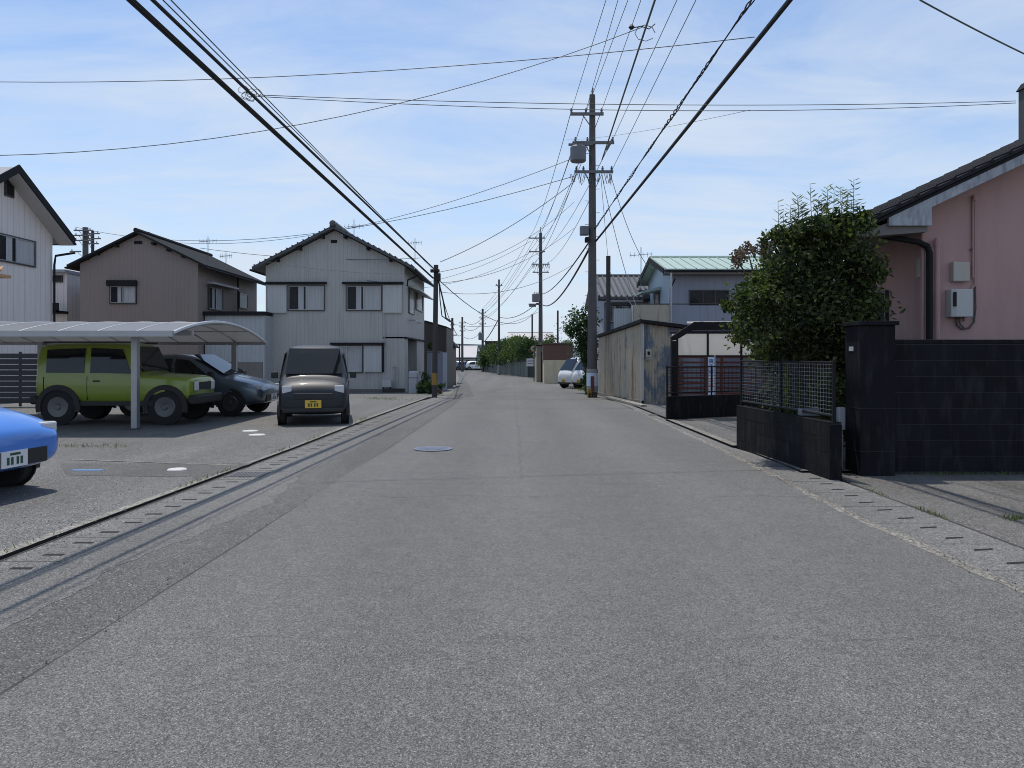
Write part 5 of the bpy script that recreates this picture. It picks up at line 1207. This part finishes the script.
# black tall kei car facing the camera
stk = [(-1.66, .40, .60, .95, .66, 1.30, .60), (-1.62, .28, .68, .96, .71, 1.55, .60), (-1.45, .22, .71, .96, .735, 1.68, .62), (0, .2, .72, .95, .735, 1.72, .63), (.55, .2, .72, .94, .735, 1.68, .62), (1.02, .2, .72, .93, .735, 1.08, .66), (1.10, .2, .72, .92, .73, 1.0, .66), (1.45, .22, .71, .85, .70, .93, .62), (1.60, .26, .66, .74, .65, .80, .58), (1.66, .34, .58, .62, .58, .68, .5)]
def ex_kei(plate='platey'):
    def f(t, sec):
        for s_ in (1, -1):
            lamp(t, 1.57, s_*.53, .76, .05, .10, .08, 'lampglass'); lamp(t, -1.63, s_*.62, .85, .03, .05, .16, 'redlens', 'tail_light')
            m = MB(False); m.box(.82, .92, s_*.83-.07, s_*.83+.07, .98, 1.12); m.build('door_mirror', 'blackpl', t, bevel=.02)
        m = MB(False); m.box(1.61, 1.665, -.4, .4, .56, .68); m.build('grille', 'blackpl', t, bevel=.01)
        m = MB(False); m.box(1.60, 1.68, -.62, .62, .28, .38); m.build('bumper', 'blackpl', t, bevel=.03)
        ploc(t, 1.68, 0, .46, 1, m_=plate)
    return f
sk = [[(-1.4, .12), (-1.35, .85), (-.45, .88), (-.45, .1)], [(-.35, .1), (-.35, .88), (.5, .84), (.88, .12)]]
scrk = [[(1.05, .60, 1.07), (1.05, -.60, 1.07), (.60, -.54, 1.62), (.60, .54, 1.62)], [(-1.66, .5, 1.02), (-1.66, -.5, 1.02), (-1.63, -.48, 1.45), (-1.63, .48, 1.45)]]
ky = 15.9
veh('small_car', 'black boxy small car with yellow plate facing the camera', (XU(315, ky+1.3), ky+1.35, .03), R(-77), stk, 'black_car', (-1.15, 1.12), .28, side=sk, screens=scrk, extras=ex_kei())
# white kei vans
stv = [(-1.66, .36, .66, .95, .68, 1.45, .62), (-1.62, .28, .70, .96, .72, 1.72, .62), (-1.3, .25, .72, .96, .735, 1.84, .64), (.6, .25, .72, .95, .735, 1.86, .64), (1.0, .25, .72, .94, .735, 1.80, .62), (1.52, .25, .71, .93, .72, 1.05, .66), (1.60, .26, .70, .85, .70, .96, .64), (1.68, .32, .66, .6, .66, .78, .6)]
sv_ = [[(-1.45, .1), (-1.4, .85), (-.4, .88), (-.4, .1)], [(-.3, .1), (-.3, .88), (.85, .84), (1.25, .1)]]
scv = [[(1.52, .62, 1.07), (1.52, -.62, 1.07), (1.06, -.55, 1.72), (1.06, .55, 1.72)], [(-1.66, .5, 1.0), (-1.66, -.5, 1.0), (-1.64, -.48, 1.5), (-1.64, .48, 1.5)]]
va = G(563.5, 388.6)
veh('kei_van', 'farther of two small white vans beside the cream wall', (va.x+1.46, va.y+.84, va.z), R(-150), stv, 'white_car', (-1.1, 1.15), .27, side=sv_, screens=scv, extras=ex_kei(), sub=1)
vb = va+Vector((.75, -1.36, .03))
veh('kei_van', 'nearer of two small white vans half hidden by the tree', (vb.x+1.46, vb.y+.84, vb.z), R(-150), stv, 'white_car', (-1.1, 1.15), .27, side=sv_, screens=scv, extras=ex_kei(), sub=1)
# far parked cars
for i, (u, cm_, lab) in enumerate(((457, 'white_car', 'tiny distant white car left in the far row'), (466, 'grey_car', 'tiny distant grey car between two white cars'), (477, 'white_car', 'tiny distant white car right in the far row'))):
    y = YE+8.6; veh('hatchback_car', lab, (XU(u, y), y, -.7), R(3), st, cm_, (-1.25, 1.22), .29, side=sg_h, group='cars at the far end of the street', sub=1)

# ------------------------------------------------------------------ poles
def arm(mb, x, y, z, l0, l1, ins, th=.045, drop=0, ih=.13):
    mb.box(x-l0, x+l1, y-.16, y-.16+th*1.6, z-th, z+th)
def insulators(mb, pts, h=.16):
    for p in pts:
        p = Vector(p); mb.lathe(p, (0, 0, 1), [(0, .02), (.02, .05), (.06, .03), (.08, .055), (.12, .03), (h, .03)], 8)
def upole(label, u, yb, vtop, r0, r1, m_='pole', arms=(), trafo=None, name='utility_pole', group='utility poles along the street', wrap=None, boxes=(), steps=False, lean=0):
    x = XU(u, yb); z0 = gz(yb)-.05; zt = ZV(vtop, yb); t = thing(name, label, 'pole', (x, yb, z0), 0, group)
    MB().tube([(x, yb, z0), (x+lean*.5, yb, (z0+zt)/2), (x+lean, yb, zt)], [r0, (r0+r1)/2, r1], 14).build('shaft', m_, t, smooth=False)
    for (v, ua, ub, ins) in arms:
        z = ZV(v, yb); m = MB(); m.box(XU(ua, yb), XU(ub, yb), yb-r1-.12, yb-r1-.02, z-.05, z+.05)
        m.tube([(XU(ua, yb)*.45+x*.55, yb-r1-.07, z-.04), (x, yb-r1, z-.55)], .02, 5)
        a_o = m.build('crossarm', 'steel', t)
        m = MB(); insulators(m, [(XU(q, yb), yb-r1-.07, z+.05) for q in ins]); m.build('insulators', 'insul', a_o)
    if trafo:
        for (uc, v0, v1, rr_) in trafo:
            xx = XU(uc, yb); m = MB(); za, zb_ = ZV(v1, yb), ZV(v0, yb)
            m.lathe((xx, yb-.25, za), (0, 0, 1), [(0, rr_*.9), (.04, rr_), (zb_-za-.06, rr_), (zb_-za, rr_*.85)], 18); to = m.build('transformer', 'trafo', t)
            m = MB()
            for k in range(3): m.lathe((xx-.18+.18*k, yb-.25, zb_), (0, 0, 1), [(0, .03), (.05, .05), (.09, .03), (.14, .045), (.2, .02)], 8)
            m.build('bushing', 'insul', to)
            for k in range(8):
                pass
    for (ua, ub, v0, v1, mm_) in boxes:
        m = MB(); m.box(XU(ua, yb), XU(ub, yb), yb-.3, yb-.02, ZV(v1, yb), ZV(v0, yb)); m.build('equipment_box', mm_, t, bevel=.03)
    if wrap:
        for (v0, v1, mm_, k) in wrap:
            za, zb_ = ZV(v1, yb), ZV(v0, yb); m = MB(); m.lathe((x, yb, za), (0, 0, 1), [(0, r0*k), (zb_-za, r0*k)], 14); m.build('pole_wrap', mm_, t)
    if steps:
        m = MB(); z = 2.0; k = 0
        while z < zt-1.5: m.tube([(x, yb, z), (x+(.28 if k % 2 else -.28), yb, z+.01)], .01, 4); z += .45; k += 1
        m.build('climbing_steps', 'steel', t)
    return t
Y9 = YG(397.5)
p9 = upole('tall concrete pole with transformer beside the rusty shed', 592.3, Y9, 95, .19, .11, 'pole',
    arms=[(115.5, 570, 603, (571, 585.5, 601)), (144, 574, 613.5, (575, 587, 612)), (173, 574, 612.5, (576, 583, 602, 611))],
    trafo=[(577.5, 148, 163.5, .30)], wrap=[(369, 392, 'polegrey', 1.12), (373, 386, 'banner', 1.14)], boxes=[(579.5, 588, 227, 236, 'trafo'), (584.5, 588, 238, 243, 'trim')], steps=True)
m = MB(); yb = Y9; m.box(XU(568, yb), XU(592, yb), yb-.3, yb-.2, ZV(147.4, yb), ZV(145.5, yb)); m.tube([W(612, 140, yb), W(606.5, 150, yb)], .05, 6); m.tube([(XU(592.3, yb), yb, ZV(96, yb)), (XU(592.3, yb)+.02, yb, ZV(88, yb))], .03, 6); m.build('switch_bracket', 'steel', p9)
m = MB()
rr = random.Random(4)
for k in range(16):
    u = 574+38*k/15; dx = rr.uniform(-3, 3); m.tube([W(u, 174, yb-.15), W(u+dx, 181+rr.uniform(0, 5), yb-.25), W(u+dx*2, 177+rr.uniform(-1, 5), yb-.1), W(u+dx*2.4, 174, yb)], .013, 4, False)
m.build('jumper_wires', 'wire', p9)
m = MB(); x = XU(592.3, Y9); m.box(XU(590, Y9), XU(593.2, Y9), Y9-.30, Y9-.22, ZV(391, Y9), ZV(376, Y9)); m.build('red_plate', 'red', p9)
m = MB(); m.box(XU(586.8, Y9), XU(590.5, Y9), Y9-.34, Y9-.24, gz(Y9), ZV(388.5, Y9)); m.build('yellow_marker', 'yellow', p9); m = MB(); m.box(XU(587.8, Y9), XU(589.6, Y9), Y9-.35, Y9-.342, gz(Y9)+.02, ZV(392.5, Y9)); m.build('marker_stripe', 'trim', p9)
Y1 = YG(397.5)
p1 = upole('dark slim pole with yellow band beside the grey house', 434.5, Y1, 265, .105, .09, 'pole_dark', wrap=[(373, 385, 'yellow', 1.06)], lean=.06)
m = MB(); m.box(XU(431, Y1), XU(440, Y1), Y1-.25, Y1-.12, ZV(273, Y1), ZV(270, Y1)); m.box(XU(437, Y1), XU(441, Y1), Y1-.3, Y1-.1, ZV(281, Y1), ZV(274, Y1)); m.tube([W(438, 279, Y1), W(443, 300, Y1), W(446, 318, Y1), W(452, 322, Y1+6)], .03, 5); m.tube([W(439, 279, Y1), W(440, 300, Y1), W(442, 316, Y1), W(450, 322, Y1+6)], .022, 5); m.build('cable_joint', 'cable', p1)
Y2 = YG(382)
p2 = upole('second dark slim pole on the left with small arm', 452.3, Y2, 318, .13, .10, 'pole_dark', arms=[(325, 450.5, 454.5, (451.5, 453.5))])
m = MB(); m.box(XU(452, Y2), XU(457, Y2), Y2-.2, Y2-.12, ZV(335.7, Y2), ZV(334.7, Y2)); m.build('lamp_arm', 'steel', p2)
m = MB(); m.box(XU(449, Y2-1), XU(452, Y2-1), Y2-1.2, Y2-.9, gz(Y2), ZV(366, Y2)); tag(centre(m.build('post_box', 'trim', bevel=.03)), 'dark squat cabinet at the foot of the second left pole', 'cabinet')
upole('far pole with short arms before the pale roofed house', 462.3, YE-3, 317, .2, .14, 'pole', arms=[(323, 459, 466, (460, 465)), (327, 459.5, 465, (460, 464.5)), (331, 459.5, 465.5, (460.5, 465))])
upole('distant thin pole left of the far arm pole', 459.5, YE+6, 344, .13, .12, 'pole_dark')
upole('far transformer pole at the left end of the green fence', 482.7, YG(371.2)-4, 309, .2, .15, 'pole', arms=[(313, 478.5, 486, (479, 482, 485.5)), (318, 479, 486, (480, 485)), (324, 479, 486, (480, 485.5))], trafo=[(480.8, 333, 340, .35)])
upole('tall bare dark pole in front of the clipped trees', 499, YG(374.8), 279.5, .16, .11, 'pole_dark', arms=[(285.5, 495.5, 502.5, (496.5, 501.5))], wrap=[(365, 374, 'polegrey', 1.1)])
Y6 = 73.0
p6 = upole('middle distance transformer pole behind the storage building', 540.6, Y6, 233, .23, .15, 'pole', arms=[(238.5, 529, 545, (530, 536, 544)), (252, 529, 545, (530, 536, 544)), (264.5, 531.5, 549.5, (533, 548)), (272.5, 532.5, 549, (534, 547))], trafo=[(536, 294, 302, .4)], boxes=[(536, 539.5, 303, 305, 'trafo'), (529, 536, 305, 307, 'trafo')])
m = MB(); m.box(XU(528.5, Y6), XU(541, Y6), Y6-.3, Y6-.2, ZV(305, Y6), ZV(303.8, Y6)); m.tube([W(540.6, 233, Y6), W(540.3, 227, Y6)], .04, 5)
for k in range(8): u = 532+16*k/7; m.tube([W(u, 265, Y6), W(u+1, 269+k % 3, Y6-.2), W(u+2, 265, Y6)], .03, 4, False)
m.build('switch_bracket', 'steel', p6)
upole('short dark pole left of the middle distance transformer pole', 532.2, 92, 314, .11, .1, 'pole_dark')
upole('plain dark post above the brown topped storage building', 557.8, 69, 310.5, .085, .085, 'pole_dark', name='steel_post')
upole('thick dark steel post rising behind the rusty shed', 608.3, 32.2, 256, .095, .095, 'pole_dark', name='steel_post')
upole('thick lattice topped pole far behind the brown house', 85.5, 62, 227.5, .25, .22, 'pole', arms=[(231, 76, 95, (78, 92)), (236, 75.5, 95, (78, 92)), (241, 76, 95, (78, 92)), (252, 72, 83, (74,))])
upole('thinner arm topped pole beside the thick far pole', 92.7, 66, 231, .16, .13, 'pole_dark', arms=[(234, 88, 101, (90, 99)), (239, 88, 102, (90, 100)), (244, 88, 100, (90, 98))])

# ------------------------------------------------------------------ wires
WG = 'overhead wires'
ORD = ['first', 'second', 'third', 'fourth', 'fifth', 'sixth', 'seventh', 'eighth']
SEEN = {}
def wire(A, B, r=.01, sag=.15, m_='wire', label='', group=None, n=18, cat='cable', name='overhead_wire', ext=0):
    if group:
        k = SEEN.get(label, 0); SEEN[label] = k+1; label = ORD[k]+' '+label
    A, B = Vector(A), Vector(B); m = MB()
    pts = []
    for i in range(n+1):
        t_ = i/n; p = A.lerp(B, t_); p.z -= sag*4*t_*(1-t_); pts.append(p)
    m.tube(pts, r, 5); return tag(centre(m.build(name, m_, smooth=True)), label, cat, group)
def through(A, u, v, z):           # a point at height z seen at (u,v); then run on past the camera
    y = (z-H)*F/(CV-v); P = Vector((XU(u, y), y, z)); A = Vector(A); k = (A.y+10)/(A.y-y); return A+(P-A)*k
def topwire(A, u, z, **k): return wire(A, through(A, u, 0, z), **k)
# left thick bundles
A = W(433, 278, Y1); LZ = 4.62
topwire(A, 130, 5.3, r=.032, sag=.0, m_='cable', label='thick black cable nearest the left edge, running to the slim left pole')
topwire(A+Vector((0, 0, .02)), 134, 5.28, r=.019, sag=.0, m_='cable', label='thin black cable hugging the thick left cable')
A2 = W(434.5, 273, Y1)
topwire(A2+Vector((.1, 0, .05)), 153, 5.2, r=.024, sag=.0, m_='cable', label='second thick black cable running to the slim left pole')
topwire(A2+Vector((.1, 0, .05)), 163, 5.3, r=.008, sag=.0, m_='wire', label='inner thin wire above the left cable bundle')
topwire(A2+Vector((.05, 0, .02)), 171, 5.3, r=.008, sag=.0, m_='wire', label='outer thin wire above the left cable bundle')
# small hangers along the left cable and knot
m = MB(); B = through(A, 130, 0, 5.3); rr = random.Random(3)
P = W(251, 94, 11.2)
for k in range(7):
    a0 = rr.uniform(0, 6); c_ = P+Vector((rr.uniform(-.1, .1), rr.uniform(-.1, .1), rr.uniform(-.05, .05)))
    m.tube([c_+Vector((.08*math.cos(a0+i*.9), .03*i/7, .06*math.sin(a0+i*.9))) for i in range(8)], .0045, 4, False)
tag(centre(m.build('cable_clamp', 'cable')), 'tangled cable joint hanging on the left cables', 'joint')
# right thick cable
A = W(596, 241, Y9); B = through(A, 790, 0, 6.2)
wire(A, B, r=.037, sag=.0, m_='cable', label='thick black cable running from the tall pole over the street right')
m = MB(); A_t = W(594.5, 229, Y9); B_t = through(A_t, 752, 0, 6.5); n = 420; d = (B_t-A_t); L_ = d.length; d.normalize(); e1 = d.orthogonal().normalized(); e2 = d.cross(e1)
for ph, rad in ((0, .014), (2.1, .016), (4.2, .013)):
    pts = []
    for i in range(n+1):
        t_ = i/n; p = A_t.lerp(B_t, t_); p.z -= .0; w_ = L_*t_*2*math.pi/.9+ph; rd = rad*(1.1+.7*math.sin(t_*97)+.5*math.sin(t_*41)); pts.append(p+e1*rd*math.cos(w_)+e2*rd*math.sin(w_))
    m.tube(pts, .012, 4)
tag(centre(m.build('overhead_wire', 'cable')), 'loosely twisted cable just left of the thick right cable', 'cable')
# power lines up from the tall pole
tops = [(570, 113, 606, 10.5), (571, 113, 617, 10.4), (585.5, 112, 628, 10.6), (601, 112, 641, 10.5), (602, 141, 662, 9.6), (602, 172, 695, 9.3), (576, 173, 606, 9.1)]
tops = [(571, 112, 606, 10.9), (585.5, 112, 618, 10.9), (586, 112, 628, 10.9), (601, 112, 641, 10.8), (612, 141, 677, 9.9), (611, 172, 696, 9.0)]
for i, (u, v, ut, z) in enumerate(tops):
    topwire(W(u, v, Y9), ut, z, r=.010, sag=.0, label='from left of the thin power lines rising from the tall pole', group='power lines rising from the tall pole')
m = topwire(W(602, 160, Y9), 655, 9.4, r=.026, sag=.0, m_='wire', label='thicker grey power cable rising from the tall pole to the wire junction')
# junction near (648,27)
P = W(645, 27, 18.5); m = MB(); m.tube([P+Vector((-.3, 0, -.02)), P+Vector((-.1, 0, .02)), P+Vector((.1, 0, -.05)), P+Vector((.25, 0, .08))], .013, 6)
m.tube([P+Vector((.25*math.cos(i*.8), 0, .2*math.sin(i*.8)-.15)) for i in range(8)], .01, 4, False); m.lathe(P+Vector((-.33, 0, -.06)), (0, 0, 1), [(0, .03), (.05, .08), (.12, .03)], 8)
tag(centre(m.build('cable_clamp', 'cable')), 'insulator cluster where crossing wires meet near the top', 'joint')
# crossing wires
wire(W(-160, 77, 16), W(755, 37, 12), r=.0075, sag=.35, label='thin wire crossing the sky nearly level at the top')
wire(W(-160, 153, 17), W(643, 27, 18.5), r=.0095, sag=1.05, label='sagging wire crossing the sky from left edge up to the junction')
for k in range(2): wire(W(258, 95+k*1.5, 10.2), W(1016, 101+k*2, 12.4), r=.0055, sag=.10+.06*k, label=['upper','lower'][k]+' of two close wires crossing to the pink house chimney')
wire(W(75, 227, 50), W(575, 176, Y9), r=.014, sag=1.6, label='long wire from the far left pole to the tall pole')
wire(W(150, 240, 45), W(574, 158, Y9), r=.012, sag=1.3, label='long faint wire rising rightwards to the transformer')
wire(W(440, 262, Y1), W(575, 181, Y9), r=.013, sag=.25, label='wire from the slim left pole up to the tall pole')
wire(W(200, 248, 36), W(420, 258, 34), r=.012, sag=.25, label='low wire crossing before the grey house gable')
wire(W(920, 0, 7.5), W(1120, 95, 10), r=.009, sag=.05, label='lone black wire in the top right corner')
wire(W(611, 176, Y9), W(651, 270, 31), r=.012, sag=.5, label='service wire dropping to the green roofed house')
wire(W(602, 176, Y9), W(641, 320, 24), r=.012, sag=.35, label='service wire dropping to the rusty shed')
wire(W(601, 178, Y9), W(608, 258, 32), r=.009, sag=.05, label='service wire dropping to the thick steel post')
wire(W(566, 140, Y9), W(750, 110, 13), r=.004, sag=.1, label='hair thin wire passing behind the tall pole')
wire(W(608, 268, 32.2), W(636, 310, 28.7), r=.01, sag=.1, label='short wire from the steel post to the balcony')
# tall pole to middle pole
for i, (u, v, u2, v2) in enumerate(((571, 112, 530, 236), (585, 112, 536, 236), (601, 112, 544, 236), (575, 141, 530, 250), (587, 141, 536, 250), (611, 142, 544, 250), (576, 174, 533, 263), (602, 174, 547, 263))):
    wire(W(u, v, Y9), W(u2, v2, Y6), r=.014, sag=.7, label='line strung between the tall pole and the transformer pole', group='power lines between the two transformer poles')
wire(W(589, 242, Y9), W(542, 294, Y6), r=.03, sag=.45, m_='cable', label='upper black cable between the tall pole and the transformer pole')
wire(W(590, 247, Y9), W(543, 305, Y6), r=.045, sag=.8, m_='cable', label='lower thick black cable between the tall pole and the transformer pole')
# middle pole to far poles
Y4 = YG(371.2)-4; Y5 = YG(374.8)
for (u, v, u2, v2) in ((530, 236, 479, 312), (536, 236, 482, 312), (544, 236, 485.5, 312), (530, 250, 480, 317), (544, 250, 485, 317), (533, 263, 480, 323)):
    wire(W(u, v, Y6), W(u2, v2, Y4), r=.018, sag=.8, label='power line strung from the transformer pole to the far pole', group='power lines towards the street end')
for (v, v2, s_) in ((241, 285, .9), (252, 287, 1.0)): wire(W(531, v, Y6), W(390, v2+2, 70), r=.018, sag=s_, label='from top of the wires leaving the transformer pole leftwards', group='wires leaving the transformer pole leftwards')
wire(W(536, 304, Y6), W(499, 317, Y5), r=.035, sag=.6, m_='cable', label='cable from the transformer pole to the bare dark pole')
wire(W(538, 308, Y6), W(439, 280, Y1), r=.018, sag=1.6, label='upper cable from the slim left pole across to the transformer pole')
wire(W(538, 312, Y6), W(452, 324, Y2), r=.018, sag=.7, label='cable from the second left pole across to the transformer pole')
wire(W(498, 320, Y5), W(484, 342, Y4), r=.06, sag=.2, m_='cable', label='thick short cable between the bare pole and far transformer pole')
for k, v in enumerate((318, 323, 330)): wire(W(482, v, Y4), W(464, v+3+2*k, YE-3), r=.03, sag=.7, label='from top of the wires between two distant armed poles', group='far wires at the street end')
for k, (v, v2) in enumerate(((272, 262), (283, 276), (292, 300))): wire(W(440, v, Y1), W(574, v2-60+k*12, Y9+8), r=.010, sag=.55, label='from top of the wires fanning from the slim left pole', group='wires fanning from the slim left pole')
wire(W(437, 276, Y1), W(453, 325, Y2), r=.022, sag=.35, m_='cable', label='cable linking the two left roadside poles')
wire(W(453, 327, Y2), W(462, 333, YE-3), r=.03, sag=.6, m_='cable', label='cable from the second left pole to the street end')
wire(W(266, 262, 33.4), W(404, 274, 33.4), r=.008, sag=.12, label='thin service wire strung across the grey gable')
